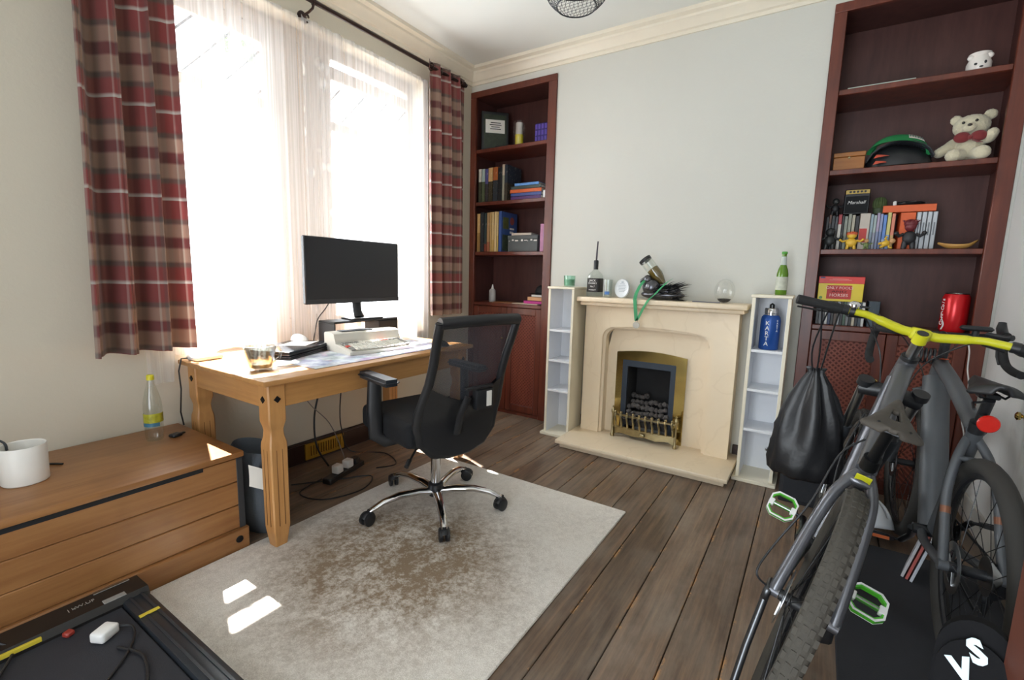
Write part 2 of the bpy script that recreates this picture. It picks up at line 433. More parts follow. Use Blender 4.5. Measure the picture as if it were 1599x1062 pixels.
# window
wn = thing('window_1', 'wide two-light timber window behind the lace curtains', None, (-.15, -1.68, .78)); wn['kind'] = 'structure'
m = MB(); fx0, fx1 = -.19, -.12
def fr(a, b, c, d): m.box(fx0, fx1, a, b, c, d, .006)
fr(y0, -2.293, z0, z1); fr(-.645, y1, z0, z1); fr(-2.293, -.645, .76, .925); fr(-2.293, -.645, 2.60, z1)
fr(-1.79, -1.335, .925, 2.60); fr(-2.293, -1.79, 2.515, 2.60); fr(-2.293, -1.79, 2.155, 2.215); fr(-1.335, -.645, 2.155, 2.215)
fr(-1.335, -.645, 2.475, 2.555)
m.build('window_frame', FRAMEW, wn, world=True)
m = MB(); m.box(-.30, .03, y0-.02, y1+.02, .745, .768, .006); m.build('window_sill', FRAMEW, wn, world=True)
for a, b, c, d in ((-2.293, -1.79, .925, 2.155), (-2.293, -1.79, 2.215, 2.515), (-1.335, -.645, .925, 2.155), (-1.335, -.645, 2.215, 2.475), (-1.335, -.645, 2.555, 2.6)):
    m = MB(); m.box(-.158, -.154, a, b, c, d); m.build('pane', PANE, wn, world=True, smooth=0)
m = MB()
for a, b, c, d in ((-2.293, -1.79, 2.215, 2.515), (-1.335, -.645, 2.215, 2.475)):
    q = a-.3
    while q < b:                                     # leaded diagonal
        p0 = [max(q, a), 0]; t0 = (p0[0]-q); hh = d-c; t1 = min(hh*.9, b-q)
        if t1 > t0+.02: m.tube([(-.152, q+t0, c+t0/.9), (-.152, q+t1, c+t1/.9)], .007, 5)
        q += .19
m.build('leading', pm('lead_came', '34383e', .6), wn, world=True)
# the view outside: a broad tree high up
LEAF = pm('tree_leaf', '5f7446', .8, var=.3)
tr = thing('tree', 'green tree outside with twigs hanging across the top of the left window pane', 'tree', (-8.2, -1.6, -.6))
m = MB(); m.tube([(-8.2, -1.6, -.6), (-8.3, -1.5, 3), (-8.1, -.9, 6), (-8.2, -.3, 9.6)], [.28, .22, .18, .1], 10); m.build('trunk', pm('bark', '4a3f36', .9, var=.3), tr, world=True)
m = MB()
for i in range(40):
    a = random.uniform(-2.2, 3.4); r = random.uniform(.7, 1.1)
    xx = -8.2+random.uniform(-1.2, 1.2); m.ball((xx, a, 9.2+random.random()*1.6), r, 14, 10)
m.build('crown', LEAF, tr, world=True)
m = MB()
for i in range(34):
    y = 2.35+random.uniform(-.35, .9); L = random.uniform(2.0, 2.9); z = 8.6
    pts = [(-8.2+.05*sin(j), y+.05*sin(j*2.1+i), z-L*j/6) for j in range(7)]
    m.tube(pts, .018, 5)
    for j in range(2, 7):
        for q in range(3): m.ball((pts[j][0], pts[j][1]+random.uniform(-.12, .12), pts[j][2]+random.uniform(-.12, .12)), (.05, .07, .05), 6, 4)
m.build('twigs', LEAF, tr, world=True)

# ------------------------------------------------------------------ curtains
def drape(prof_y, z_top, z_bot, xc, amp, folds, width, name, mat, mbot=None, nu=120, nv=30, seed=0, flare=0, vper=.385, taper=.55):
    ya, yb = prof_y
    def fn(u, v):
        s = sin(u*folds*2*pi+seed)+.35*sin(u*folds*4.3*pi+seed*2+v*1.3)
        w = 1-taper*(v**6)
        y = ya+(yb-ya)*u+flare*(1-v)*(u-1)+.012*sin(u*folds*2*pi*1.0+seed+1.2)
        zb = z_bot(u) if callable(z_bot) else z_bot
        z = zb+(z_top-zb)*v
        return ((xc+amp*s*(.75+.25*(1-v))*w, y, z), (u*width/.33, z/vper))
    m = MB(); m.grid(fn, nu, nv)
    return m
cu = thing('tartan_curtain', 'red and beige tartan curtain hanging on the left of the window above the pine chest', 'curtain', (.12, -2.53, .85))
m = drape((-2.70, -2.358), 2.74, .845, .135, .058, 3.1, 1.05, 'c', PLAID, seed=.4, flare=.05); m.build('cloth', PLAID, cu, world=True, smooth=80)
cu2 = thing('tartan_curtain', 'red and beige tartan curtain bunched at the corner beside the left alcove bookcase', 'curtain', (.12, -.46, .89))
m = drape((-.675, -.255), 2.79, .895, .125, .038, 3.6, 1.25, 'c', PLAID, seed=2.2, flare=-.03); m.build('cloth', PLAID, cu2, world=True, smooth=80)
ROD = pm('bronze_rod', '3d2b26', .35, .6, var=.2)
for c, ys in ((cu, (-2.66, -2.56, -2.46, -2.38)), (cu2, (-.64, -.54, -.43, -.33))):
    for y in ys:
        m = MB(); m.torus(.024, .004, 20, 6, M=T(.12, y, 2.748) @ RX(pi/2)); m.build('eyelet', ROD, c, world=True)
rd = thing('curtain_rod', 'dark bronze curtain pole running across above the window', 'curtain rod', (.12, -1.6, 2.748))
m = MB(); m.cyl((.12, -2.95, 2.742), (.12, -.28, 2.75), .0135, n=14); m.build('pole', ROD, rd, world=True)
for y in (-.262, -2.97):
    m = MB(); m.ball((.12, y, 2.75), (.024, .026, .024)); m.cyl((.12, y-.03, 2.75), (.12, y+.03, 2.75), .017); m.build('finial', ROD, rd, world=True)
for y in (-1.613, -.30, -2.80):
    m = MB(); m.tube([(.004, y, 2.70), (.03, y, 2.70), (.075, y, 2.705), (.11, y, 2.715), (.118, y, 2.733)], .007, 8); m.cyl((0, y, 2.70), (.01, y, 2.70), .028)
    m.tube([(.045+.022*cos(a/6*pi), y, 2.675+.022*sin(a/6*pi)) for a in range(0, 11)], .006, 6); m.torus(.0175, .005, 18, 6, M=T(.12, y, 2.746) @ RX(pi/2))
    m.build('bracket', ROD, rd, world=True)
# lace nets
def hem_l(u):
    y = -2.52+u*1.2
    return (.66 if y < -2.41 else .795)+.012*sin(u*23)
def hem_r(u):
    y = -1.66+u*1.06
    return (.79 if y < -1.0 else .62+.03*sin(u*30))+.01*sin(u*19)
def net(ya, yb, hem, folds, seed, gather, lab, x0):
    def fn(u, v):
        g = gather(u)
        s = sin(u*folds*2*pi+seed)*.6+.4*sin(u*folds*1.7*2*pi+seed*3)
        y = ya+(yb-ya)*u+.006*sin(u*80)
        z = hem(u)+(2.672-hem(u))*v
        return ((x0+.013*s*(.6+.8*g)+.01*(1-v)*sin(u*9+seed), y, z), (u, z*.8))
    m = MB(); m.grid(fn, 150, 24)
    o = m.build('net_curtain', NET, loc=(x0, (ya+yb)/2, .8), world=True, smooth=80)
    return tag(o, lab, 'net curtain')
net(-2.52, -1.36, hem_l, 13, .3, lambda u: u*u, 'white lace net over the left window light with a flower edge', .042)
net(-.615, -1.66, lambda u: hem_r(1-u), 12, 1.7, lambda u: u*u, 'white lace net over the right window light behind the monitor', .058)

# ------------------------------------------------------------------ fireplace
fp = thing('fireplace_surround', 'cream marble fireplace surround with arched opening, mantel shelf and raised hearth', 'fireplace', (1.77, -.2, 0))
m = MB(); m.box(1.213, 2.322, -.46, 0, 0, .036, .003); m.build('hearth_base', MARBLE, fp, world=True)
m = MB(); m.box(1.193, 2.345, -.50, 0, .036, .064, .006, seg=2); m.build('hearth_slab', MARBLE, fp, world=True)
def arch(xl, xr, zs, za, r, zb=.064, n=10):
    pts = [(xl, zb)]
    for i in range(n+1):                              # left shoulder
        a = pi-(pi/2-.12)*i/n; pts.append((xl+r+r*cos(a), zs+r*sin(a)))
    x1_, z1_ = pts[-1]
    for i in range(1, 12):
        t = i/12; x = x1_+(xl+xr-2*x1_)*t; pts.append((x, z1_+(za-z1_)*sin(pi*t)))
    for p in [q for q in pts[:n+2]][::-1]: pts.append((xl+xr-p[0], p[1]))
    return pts
def outer_for(inner, X0, X1, Z0, Z1):
    # walk the rectangle with as many points as the inner loop, matching left side, top, right side
    out = []
    L = len(inner)
    for i, (x, z) in enumerate(inner):
        if i == 0: out.append((X0, Z0))
        elif i == L-1: out.append((X1, Z0))
        elif x < inner[0][0]+.02: out.append((X0, z))
        elif x > inner[-1][0]-.02: out.append((X1, z))
        else:
            t = (x-inner[0][0]-.02)/(inner[-1][0]-inner[0][0]-.04); out.append((X0+(X1-X0)*t, Z1))
    return out
def plate(m, inner, X0, X1, Z0, Z1, ya, yb):
    out = outer_for(inner, X0, X1, Z0, Z1); n = len(inner)
    vs = [(x, y, z) for y in (ya, yb) for Lp in (out, inner) for x, z in Lp]; fs = []
    for i in range(n-1):
        j = i+1
        fs += [(i, n+i, n+j, j), (2*n+i, 2*n+j, 3*n+j, 3*n+i), (i, j, 2*n+j, 2*n+i), (n+i, 3*n+i, 3*n+j, n+j)]
    fs += [(0, 2*n, 3*n, n), (n-1, 2*n-1, 4*n-1, 3*n-1)]
    m.raw(vs, fs)
A1 = arch(1.378, 2.142, .79, .893, .085); A2 = arch(1.398, 2.122, .78, .873, .085)
m = MB(); plate(m, A1, 1.237, 2.29, .064, 1.03, -.152, -.13); plate(m, A2, 1.240, 2.287, .064, 1.03, -.13, -.062); m.box(1.240, 1.39, -.062, 0, .064, 1.03); m.box(2.13, 2.287, -.062, 0, .064, 1.03)
m.build('surround', MARBLE, fp, world=True, smooth=30)
m = MB()
I1 = arch(1.50, 1.95, .66, .69, .02)
plate(m, I1, 1.39, 2.13, .064, .95, -.062, -.02); m.build('back_panel', MARBLE, fp, world=True, smooth=30)
m = MB(); m.box(1.215, 2.32, -.215, 0, 1.028, 1.056, .008, seg=2); m.box(1.200, 2.338, -.25, 0, 1.056, 1.09, .007, seg=2); m.build('mantel_shelf', MARBLE, fp, world=True)
gf = thing('gas_fire', 'brass-framed coal effect gas fire set in the cream surround', 'fire', (1.725, -.08, .064))
m = MB(); BA = arch(1.522, 1.908, .628, .634, .006); bo = arch(1.474, 1.978, .684, .712, .006)
n = len(BA)
vs = [(x, y, z) for y in (-.08, -.062) for Lp in (bo, BA) for x, z in Lp]; fs = []
for i in range(n-1):
    j = i+1; fs += [(i, n+i, n+j, j), (2*n+i, 2*n+j, 3*n+j, 3*n+i), (i, j, 2*n+j, 2*n+i), (n+i, 3*n+i, 3*n+j, n+j)]
m.raw(vs, fs); m.build('brass_trim', BRASS, gf, world=True, smooth=30)
m = MB(); m.hole([(1.52, .064), (1.52, .638), (1.91, .638), (1.91, .064)], [(1.56, .064), (1.56, .588), (1.872, .588), (1.872, .064)], .055, .078, M=Matrix(((1, 0, 0, 0), (0, 0, -1, 0), (0, 1, 0, 0), (0, 0, 0, 1))))
m.build('inner_frame', pm('graphite_frame', '303a46', .45, .2), gf, world=True, smooth=0)
m = MB(); z = .066
m.box(1.556, 1.562, -.06, .15, z, .60); m.box(1.872, 1.878, -.06, .15, z, .60); m.box(1.556, 1.878, .145, .155, z, .60); m.box(1.556, 1.878, -.06, .15, .595, .60); m.box(1.556, 1.878, -.14, .15, .16, .2)
m.build('firebox', pm('soot_black', '2c2b2c', .9, var=.2), gf, world=True, smooth=0)
COAL = pm('ceramic_coal', '68625f', .95, var=.35, vs=25, bs=.8, bsc=50)
def lump(r, seed, nx=10, ny=7, amp=.35):
    m = MB(); m.ball((0, 0, 0), 1, nx, ny); bmesh.ops.remove_doubles(m.bm, verts=m.bm.verts[:], dist=1e-4)
    for v in m.bm.verts:
        k = 1+amp*noise.noise(v.co*1.4+Vector((seed, seed*2, 0))); v.co = Vector((v.co.x*r[0]*k, v.co.y*r[1]*k, v.co.z*r[2]*k))
    return m
for i in range(40):
    row = i//9; c = i % 9
    lump((.021+.004*random.random(), .019, .019), i*3.7, amp=.5).build('coal', COAL, gf, smooth=25, loc=None, M=T(1.575-1.725+c*.034+.015*(row % 2), -.125+.045*row+.08, .205+.032*row-.064+random.uniform(0, .02)) @ RZ(i) @ RX(i*2))
def bow(x): return -.165-.018*cos((x-1.728)/.23*pi/2)
for nm, za, zb, t in (('top_rail', .228, .244, .006), ('bottom_rail', .138, .150, .006)):
    m = MB(); m.tube([(1.50+.0456*i, bow(1.50+.0456*i), (za+zb)/2) for i in range(11)], .008, 6); m.build(nm, BRASSO, gf, world=True)
for i in range(10):
    x = 1.522+i*.0458; y = bow(x)
    m = MB(); m.tube([(x-.004, y, .244), (x-.004, y-.012, .225), (x+.006, y-.014, .19), (x+.006, y-.006, .146)], .0080, 6); m.ball((x-.004, y, .254), .0105, 8, 6)
    m.build('fret_bar', BRASSO, gf, world=True)
for x in (1.50, 1.955):
    m = MB(); m.lathe([(.013, .064), (.016, .075), (.009, .09), (.008, .235), (.014, .25), (.013, .265), (.005, .28), (.008, .29), (0, .30)], 12, T(x, bow(x), 0)); m.build('fret_post', BRASSO, gf, world=True)
m = MB()
pts = [(1.50+.0456*i, .075 if i in (0, 10) else .086+.012*abs(sin(i*.9))) for i in range(11)]
vs = [(x, bow(x)+.01, z) for x, z in pts]+[(x, bow(x)+.01, .137) for x, z in pts]; vs += [(a, b+.012, c) for a, b, c in vs]
fs = []
for i in range(10): fs += [(i, i+1, 12+i, 11+i), (22+i, 33+i, 34+i, 23+i), (i, 22+i, 23+i, i+1)]
m.raw(vs, fs); m.ball((1.728, bow(1.728), .115), (.022, .008, .014)); m.build('ash_pan_cover', BRASSO, gf, world=True)

# ------------------------------------------------------------------ white towers
def tower(lab, x0, x1, yf, zs):
    t = thing('shelf_tower', lab, 'shelf unit', ((x0+x1)/2, yf/2, 0)); b = -.055
    m = MB(); m.box(x0, x0+.018, yf, b, .02, 1.14, .001); m.box(x1-.018, x1, yf, b, .02, 1.14, .001); m.build('side_panels', CREAML, t, world=True)
    m = MB(); m.box(x0+.018, x0+.0195, yf+.006, b, .02, 1.14); m.box(x1-.0195, x1-.018, yf+.006, b, .02, 1.14); m.box(x0+.018, x1-.018, b-.004, b-.001, .02, 1.14); m.build('lining', WHITEL, t, world=True, smooth=0)
    m = MB(); m.box(x0-.006, x1+.006, yf-.008, b+.004, 1.14, 1.157, .003); m.build('top', CREAML, t, world=True)
    m = MB(); m.box(x0-.02, x1+.02, yf-.03, b+.01, 0, .022, .003); m.build('base', CREAML, t, world=True)
    for z in zs:
        m = MB(); m.box(x0+.0195, x1-.0195, yf+.002, b-.004, z-.016, z, .001); m.build('shelf', WHITEL, t, world=True)
tower('narrow white shelf tower left of the fireplace, empty with a green candle on top', .975, 1.188, -.27, (.832, .599, .365))
tower('narrow white shelf tower right of the fireplace holding a blue flask', 2.362, 2.566, -.28, (.828, .586, .336))

# ------------------------------------------------------------------ built-in bookcases
def lattice(m, x0, x1, z0, z1, y, st=.021, w=.0042):
    for sgn in (1, -1):
        c = -3.0
        while c < 5:
            # line z = sgn*x + c clipped to the rectangle
            pts = []
            for xx in (x0, x1):
                zz = sgn*xx+c
                if z0 <= zz <= z1: pts.append((xx, zz))
            for zz in (z0, z1):
                xx = (zz-c)/sgn
                if x0 < xx < x1: pts.append((xx, zz))
            if len(pts) >= 2:
                (a, b), (e, f) = pts[0], pts[1]; L = math.hypot(e-a, f-b)
                if L > .01:
                    px, pz = -(f-b)/L*w, (e-a)/L*w; d = .002*sgn
                    m.raw([(a+px, y+d, b+pz), (a-px, y+d, b-pz), (e-px, y+d, f-pz), (e+px, y+d, f+pz), (a+px, y+d+.003, b+pz), (a-px, y+d+.003, b-pz), (e-px, y+d+.003, f-pz), (e+px, y+d+.003, f+pz)],
                          [(0, 1, 2, 3), (4, 7, 6, 5), (0, 4, 5, 1), (3, 2, 6, 7), (1, 5, 6, 2), (0, 3, 7, 4)])
            c += st*1.414
def bookcase(lab, X0, X1, il, ir, zt, shelves, knob):
    t = thing('alcove_bookcase', lab, 'bookcase', ((X0+X1)/2, .15, 0)); B = .36
    m = MB(); f = -.014
    m.box(X0+.001, il, f, .012, 0, zt-.05, .003); m.box(ir, X1-.001, f, .012, 0, zt-.05, .003); m.box(X0+.001, X1-.001, f, .012, zt-.05, zt, .003)
    m.build('face_frame', MAHOG, t, world=True)
    m = MB(); m.box(X0+.002, X0+.02, .012, B, .0, zt-.01); m.box(X1-.02, X1-.002, .012, B, 0, zt-.01); m.box(X0+.02, X1-.02, B-.012, B, 0, zt-.01); m.box(X0+.02, X1-.02, .012, B, zt-.03, zt-.012)
    m.build('carcass', MAHOGD, t, world=True, smooth=0)
    for z in shelves:
        m = MB(); m.box(X0+.02, X1-.02, .013, B-.012, z-.03, z, .002); m.box(il-.0, ir+.0, -.001, .013, z-.03, z, .003); m.build('shelf', MAHOG, t, world=True)
    m = MB(); m.box(X0+.02, X1-.02, .012, B-.012, .955, .985); m.box(il, ir, -.012, .012, .955, .985, .004); m.build('counter', MAHOG, t, world=True)
    m = MB(); m.box(il, ir, 0, .012, 0, .03); m.build('plinth', MAHOG, t, world=True)
    mid = (il+ir)/2+.01
    for a, b, side in ((il+.002, mid-.002, 1), (mid+.002, ir-.002, 0)):
        d = MB(); st = .052
        d.box(a, a+st, -.008, .012, .033, .952, .003); d.box(b-st, b, -.008, .012, .033, .952, .003); d.box(a+st, b-st, -.008, .012, .033, .095, .003); d.box(a+st, b-st, -.008, .012, .895, .952, .003)
        do = d.build('door', MAHOG, t, world=True)
        l = MB(); lattice(l, a+st-.002, b-st+.002, .093, .897, .002); l.build('lattice_panel', LATT, do, world=True, smooth=0)
        l = MB(); l.box(a+st, b-st, .009, .012, .093, .897); l.build('backing_board', pm('backing_board', '6b3426', .7, var=.2), do, world=True, smooth=0)
        kx = (b-.024) if side else (a+.024)
        l = MB(); l.lathe([(.006, 0), (.006, .012), (.012, .018), (.011, .026), (0, .03)], 14, T(kx, -.008, .68) @ RX(pi/2)); l.build('knob', BRASS, do, world=True)
    return t
bookcase('mahogany alcove bookcase in the left corner by the curtain, filled with books', 0, .843, .058, .769, 2.785, (2.309, 1.863, 1.432), 0)
bookcase('mahogany alcove bookcase behind the bicycles, with teddy bear and toys on its shelves', 2.612, 3.455, 2.674, 3.386, 2.80, (2.335, 1.892, 1.436), 0)

# ------------------------------------------------------------------ ceiling lamp, door, knob
lp = thing('pendant_lamp', 'round black wire cage pendant lamp hanging from the ceiling', 'lamp', (1.70, -1.45, H_))
WIRE = pm('black_wire', '3a3d42', .4, .4)
zc = 2.48; Rl = .145
m = MB(); ring = []
def cage(t):                                          # t 0 bottom .. 1 top
    a = -.62*pi/1.24+t*pi*.93
    return (Rl*cos(-.5*pi+.62+t*1.9), zc+.125*sin(-.5*pi+.62+t*1.9))
pr = [cage(i/10) for i in range(11)]
for k in range(46):
    for sg in (1, -1):
        m.tube([(r*cos(2*pi*k/46+sg*.5*i/10), r*sin(2*pi*k/46+sg*.5*i/10), z-H_) for i, (r, z) in enumerate(pr)], .0009, 4, cap=False)
m.build('wire_cage', WIRE, lp)
for r, z in (pr[0], pr[-1], pr[5]):
    m = MB(); m.torus(r, .003, 48, 6, M=T(0, 0, z-H_)); m.build('cage_ring', WIRE, lp)
m = MB()
for k in range(9):
    y = -.08+k*.02; h = math.sqrt(max(pr[0][0]**2-y*y, 0))
    if h > .01: m.cyl((-h, y, pr[0][1]-H_), (h, y, pr[0][1]-H_), .0009, n=4)
m.build('bottom_grille', WIRE, lp)
m = MB(); m.cyl((0, 0, 2.60-H_), (0, 0, 0), .004, n=8); m.lathe([(.045, 0), (.045, -.012), (.02, -.03), (0, -.03)], 20); m.build('flex', WHITE, lp)
m = MB(); m.lathe([(.02, .14), (.02, .09), (.03, .06), (.035, .03), (.025, .0), (0, -.01)], 16, T(0, 0, 2.47-H_)); m.build('bulb', pm('bulb_glass', 'eeeae0', .2), lp)
dr = thing('door_1', 'varnished brown door standing open at the right edge of the photo', None, (3.44, -2.84, 0), math.atan2(.66, -.365)); dr['kind'] = 'structure'
DOORW = wood('door_wood', '3f2118', '542e23', (3, 25, 2), .4, .05, coat=.2)
m = MB(); m.box(0, .76, -.02, .02, .008, 2.0, .003); m.build('door_leaf', DOORW, dr)
m = MB(); m.box(.1, .66, -.026, -.02, .15, .85, .004); m.box(.1, .66, -.026, -.02, 1.05, 1.88, .004); m.box(.1, .66, .02, .026, .15, .85, .004); m.box(.1, .66, .02, .026, 1.05, 1.88, .004); m.build('door_panels', DOORW, dr)
kn = MB(); kn.lathe([(.018, 0), (.018, .003), (.007, .006), (.007, .012), (.016, .018), (.018, .027), (.010, .033), (0, .034)], 18, RY(-pi/2))
tag(kn.build('wall_knob', BRASS, loc=(W_, -.625, .70)), 'small brass knob on the scuffed white right wall', 'knob')
# ------------------------------------------------------------------ rug
m = MB(); m.box(.662, 1.947, -3.9, -1.112, 0.0005, .011, .004)
tag(m.build('rug', RUG, loc=(1.3, -2.5, 0), world=True, M=None), 'large beige low-pile rug with a worn brown stain under the office chair', 'rug')

# ------------------------------------------------------------------ desk
dk = thing('desk', 'honey pine desk with shaped legs and black diamond studs under the window', 'desk', (.42, -1.69, 0))
tx0, tx1, ty0, ty1 = .036, .818, -2.388, -.99
m = MB(); m.box(tx0, tx1, ty0, ty1, .752, .776, .006, seg=2); m.build('desk_top', PINE, dk, world=True)
PINEX = wood('waxed_pine_cross', 'aa7946', 'c39158', (2.2, 38, 38), .38, .05)
PINEZ = wood('waxed_pine_upright', 'b17e4a', 'c6945b', (38, 38, 2.2), .38, .05)
ax0, ax1, ay0, ay1 = .072, .785, -2.352, -1.03
m = MB(); m.box(ax1-.022, ax1, ay0+.04, ay1-.04, .645, .752, .002); m.build('apron', PINE, dk, world=True)
m = MB(); m.box(ax0, ax0+.022, ay0+.04, ay1-.04, .645, .752, .002); m.build('apron', PINE, dk, world=True)
m = MB(); m.box(ax0+.04, ax1-.04, ay0, ay0+.022, .645, .752, .002); m.build('apron', PINEX, dk, world=True)
m = MB(); m.box(ax0+.04, ax1-.04, ay1-.022, ay1, .645, .752, .002); m.build('apron', PINEX, dk, world=True)
def sq_loft(m, prof, cx, cy):
    vs = []; fs = []
    for z, h in prof:
        c = h*.86
        vs += [(cx+a, cy+b, z) for a, b in ((-h, -c), (-c, -h), (c, -h), (h, -c), (h, c), (c, h), (-c, h), (-h, c))]
    for i in range(len(prof)-1):
        for k in range(8): fs.append((i*8+k, i*8+(k+1) % 8, i*8+8+(k+1) % 8, i*8+8+k))
    fs += [tuple(range(8))[::-1], tuple(range(len(vs)-8, len(vs)))]
    m.raw(vs, fs)
LP = [(0, .027), (.10, .0385), (.47, .040), (.49, .0385), (.515, .032), (.545, .030), (.565, .034), (.585, .0395), (.60, .0395), (.752, .0395)]
STUD = pm('iron_stud', '17171a', .5, .5)
for cx, cy, sx, sy in ((.752, -2.32, 1, -1), (.106, -2.32, 0, -1), (.752, -1.064, 1, 1), (.106, -1.064, 0, 1)):
    m = MB(); sq_loft(m, [(max(z, .0112 if sx else 0), h) for z, h in LP], cx, cy); lg = m.build('leg', PINEZ, dk, world=True, smooth=25)
    m = MB()
    for g in (-.013, .013):
        m.box(cx+.0383, cx+.0403, cy+g-.0012, cy+g+.0012, .11, .46)
        m.box(cx+g-.0012, cx+g+.0012, cy+sy*.0393-.001, cy+sy*.0393+.001, .11, .46)
    m.build('groove_lines', pm('groove_brown', '6b4524', .7), lg, world=True, smooth=0)
    M = T(cx+.040, cy, .685) @ RY(pi/2) @ RZ(pi/4)
    if sx:
        m = MB(); m.prism([(-.011, -.011), (.011, -.011), (.011, .011), (-.011, .011)], -.002, .003, M); m.build('stud', STUD, lg, world=True, smooth=0)
    M = T(cx, cy+sy*.040, .685) @ RX(pi/2) @ RZ(pi/4)
    m = MB(); m.prism([(-.011, -.011), (.011, -.011), (.011, .011), (-.011, .011)], -.003, .003, M); m.build('stud', STUD, lg, world=True, smooth=0)

# ------------------------------------------------------------------ things on the desk
DZ = .7765
def m_mat():
    m, nt, b = nodes('desk_mat_print'); v = coords(nt)
    vo = N(nt, 'ShaderNodeTexVoronoi', feature='F1', i_Scale=11.0); nt.links.new(v, vo.inputs[0])
    c = mixc(nt, ramp(nt, noise_t(nt, v, 9, 5, .6), [(.35, lin('7d7a96')), (.5, lin('b9b8c8')), (.62, lin('dcdde2'))]), vo.outputs['Color'], .10)
    nt.links.new(c, b.inputs['Base Color']); b.inputs['Roughness'].default_value = .6; return m
m = MB(); m.box(.37, .752, -2.105, -1.12, 0, .003, .001)
tag(m.build('desk_mat', m_mat(), loc=(.56, -1.6, DZ), world=False, M=T(-.56, 1.6, 0)), 'pale printed desk mat lying along the front edge of the pine desk', 'desk mat')
# monitor riser
rs = thing('monitor_riser', 'dark grey monitor riser with open front standing under the screen', 'monitor stand', (.125, -1.342, DZ))
m = MB(); m.box(-.075, .085, -.262, .262, .130, .143, .003); m.build('top', DGREY, rs)
for y in (-.262, .25):
    m = MB(); m.box(-.075, .085, y, y+.012, 0, .130, .002); m.build('side_panel', DGREY, rs)
m = MB(); m.box(-.06, .088, .09, .248, .055, .128, .003); m.build('drawer', BLACK, rs)
# monitor
mo = thing('monitor', 'large black flat screen monitor on a riser in front of the window', 'monitor', (.125, -1.335, DZ+.144))
m = MB(); m.box(-.02, .012, -.405, .335, .108, .515, .006); m.build('bezel', BLACK, mo)
m = MB(); m.box(.011, .0135, -.396, .326, .14, .507); m.build('screen', pm('screen_glass', '24262b', .28, var=.03, spec=.5), mo)
m = MB(); m.box(.011, .0135, -.405, .335, .108, .137, .001); m.build('chin', DGREY, mo)
m = MB(); m.tube([(-.03, 0, .30), (-.045, 0, .2), (-.03, 0, .05), (-.01, 0, .01)], [.045, .04, .034, .04], 12, flat=.5); m.build('stand_neck', BLACK, mo)
m = MB(); m.prism([(-.07, -.10), (.075, -.13), (.075, .13), (-.07, .10)], 0, .009); m.build('stand_base', BLACK, mo, smooth=0)
# retro keyboard computer
kc = thing('keyboard_computer', 'beige wedge-shaped retro computer with built-in keyboard and red keys', 'computer', (.628, -1.578, DZ+.0035), -.148)
BEIGE = pm('beige_case', 'd3cfc4', .5, var=.05)
m = MB(); w = .215
m.prism([(0, 0), (0, .018), (-.155, .045), (-.175, .098), (-.20, .104), (-.275, .104), (-.285, .095), (-.285, 0)], -w, w, M=RX(pi/2)); m.build('case', BEIGE, kc, smooth=25)
KEYC = [pm('key_cream', 'e4e1d6', .5), pm('key_grey', '8e8b86', .5), pm('key_red', 'c2473a', .5)]
base = {}
for r in range(5):
    for c in range(14):
        ci = 2 if (r == 4 and c in (9, 10)) or (r == 2 and c == 0) else (1 if c in (0, 13) or (r == 4 and c not in (4, 5, 6, 7)) else 0)
        M = T(-.022-.0265*r, -.185+.0275*c+.004*(r % 2), .0255+.0046*r) @ RY(.17)
        if ci not in base:
            m = MB(); m.box(-.0105, .0105, -.0115, .0115, 0, .009, .002); o = m.build('key', KEYC[ci], kc); o.matrix_basis = M; base[ci] = o
        else: dup(base[ci], M)
m = MB(); m.box(-.26, -.20, -.15, .05, .104, .110, .002); m.build('vent_slot', DGREY, kc)
# laptops, paper, gadgets
for i, (lab, col, dx) in enumerate((('closed black laptop, lower of the two stacked by the mug', '222429', 0), ('closed black laptop with papers on its lid, upper of two stacked', '2c333b', -.012))):
    lt = thing('laptop', lab, 'laptop', (.285+dx*.5, -1.925, DZ+.023*i), .41, 'closed laptops on the desk')
    m = MB(); m.box(-.125, .125, -.205, .205, 0, .012, .004, seg=2); m.build('base', BLACK, lt)
    m = MB(); m.box(-.125, .125, -.205, .205, .0125, .0215, .004, seg=2); m.build('lid', pm('laptop_lid_%d' % i, col, .25, .3), lt)
m = MB(); m.grid(lambda u, v: (-.07+.14*u, -.1+.2*v, .0006+.004*sin(u*3)*sin(v*4)), 8, 8)
tag(m.build('paper_sheet', PAPER, loc=(.25, -1.86, DZ+.0455), rz=.6), 'white sheet of paper lying on the upper laptop', 'paper')
def mouse(lab, mat, loc, rz):
    o = thing('computer_mouse', lab, 'mouse', loc, rz)
    m = MB(); m.ball((0, 0, 0), (.056, .032, .034), 20, 12)
    for v in m.bm.verts: v.co.z = max(v.co.z, 0)*(1.1-.25*v.co.x/.056)
    m.build('shell', mat, o); m = MB(); m.cyl((-.034, -.004, .026), (-.034, .004, .026), .007, n=12); m.build('wheel', DGREY, o)
mouse('white computer mouse on the stacked laptops by the lace net', WHITE, (.15, -1.80, DZ+.046), .3)
mouse('black computer mouse at the right end of the desk mat', BLACK, (.715, -1.19, DZ+.003), .25)
mg = thing('glass_mug', 'ribbed clear glass mug with amber dregs on the sunlit desk corner', 'mug', (.575, -2.265, DZ))
m = MB(); n = 48; vs = []; fs = []
P = [(.001, .006), (.044, .0), (.047, .01), (.056, .05), (.063, .095), (.066, .112), (.062, .112), (.052, .05), (.043, .014), (.001, .012)]
for r, z in P:
    for k in range(n): rr = r*(1+(.03 if k % 2 and .04 < r else 0)); vs.append((rr*cos(2*pi*k/n), rr*sin(2*pi*k/n), z))
for i in range(len(P)-1):
    for k in range(n): fs.append((i*n+k, i*n+(k+1) % n, i*n+n+(k+1) % n, i*n+n+k))
m.raw(vs, fs); MILK = glass('mug_glass', (.88, .88, .84, 1), .08, .45, .6); m.build('cup', MILK, mg, smooth=60)
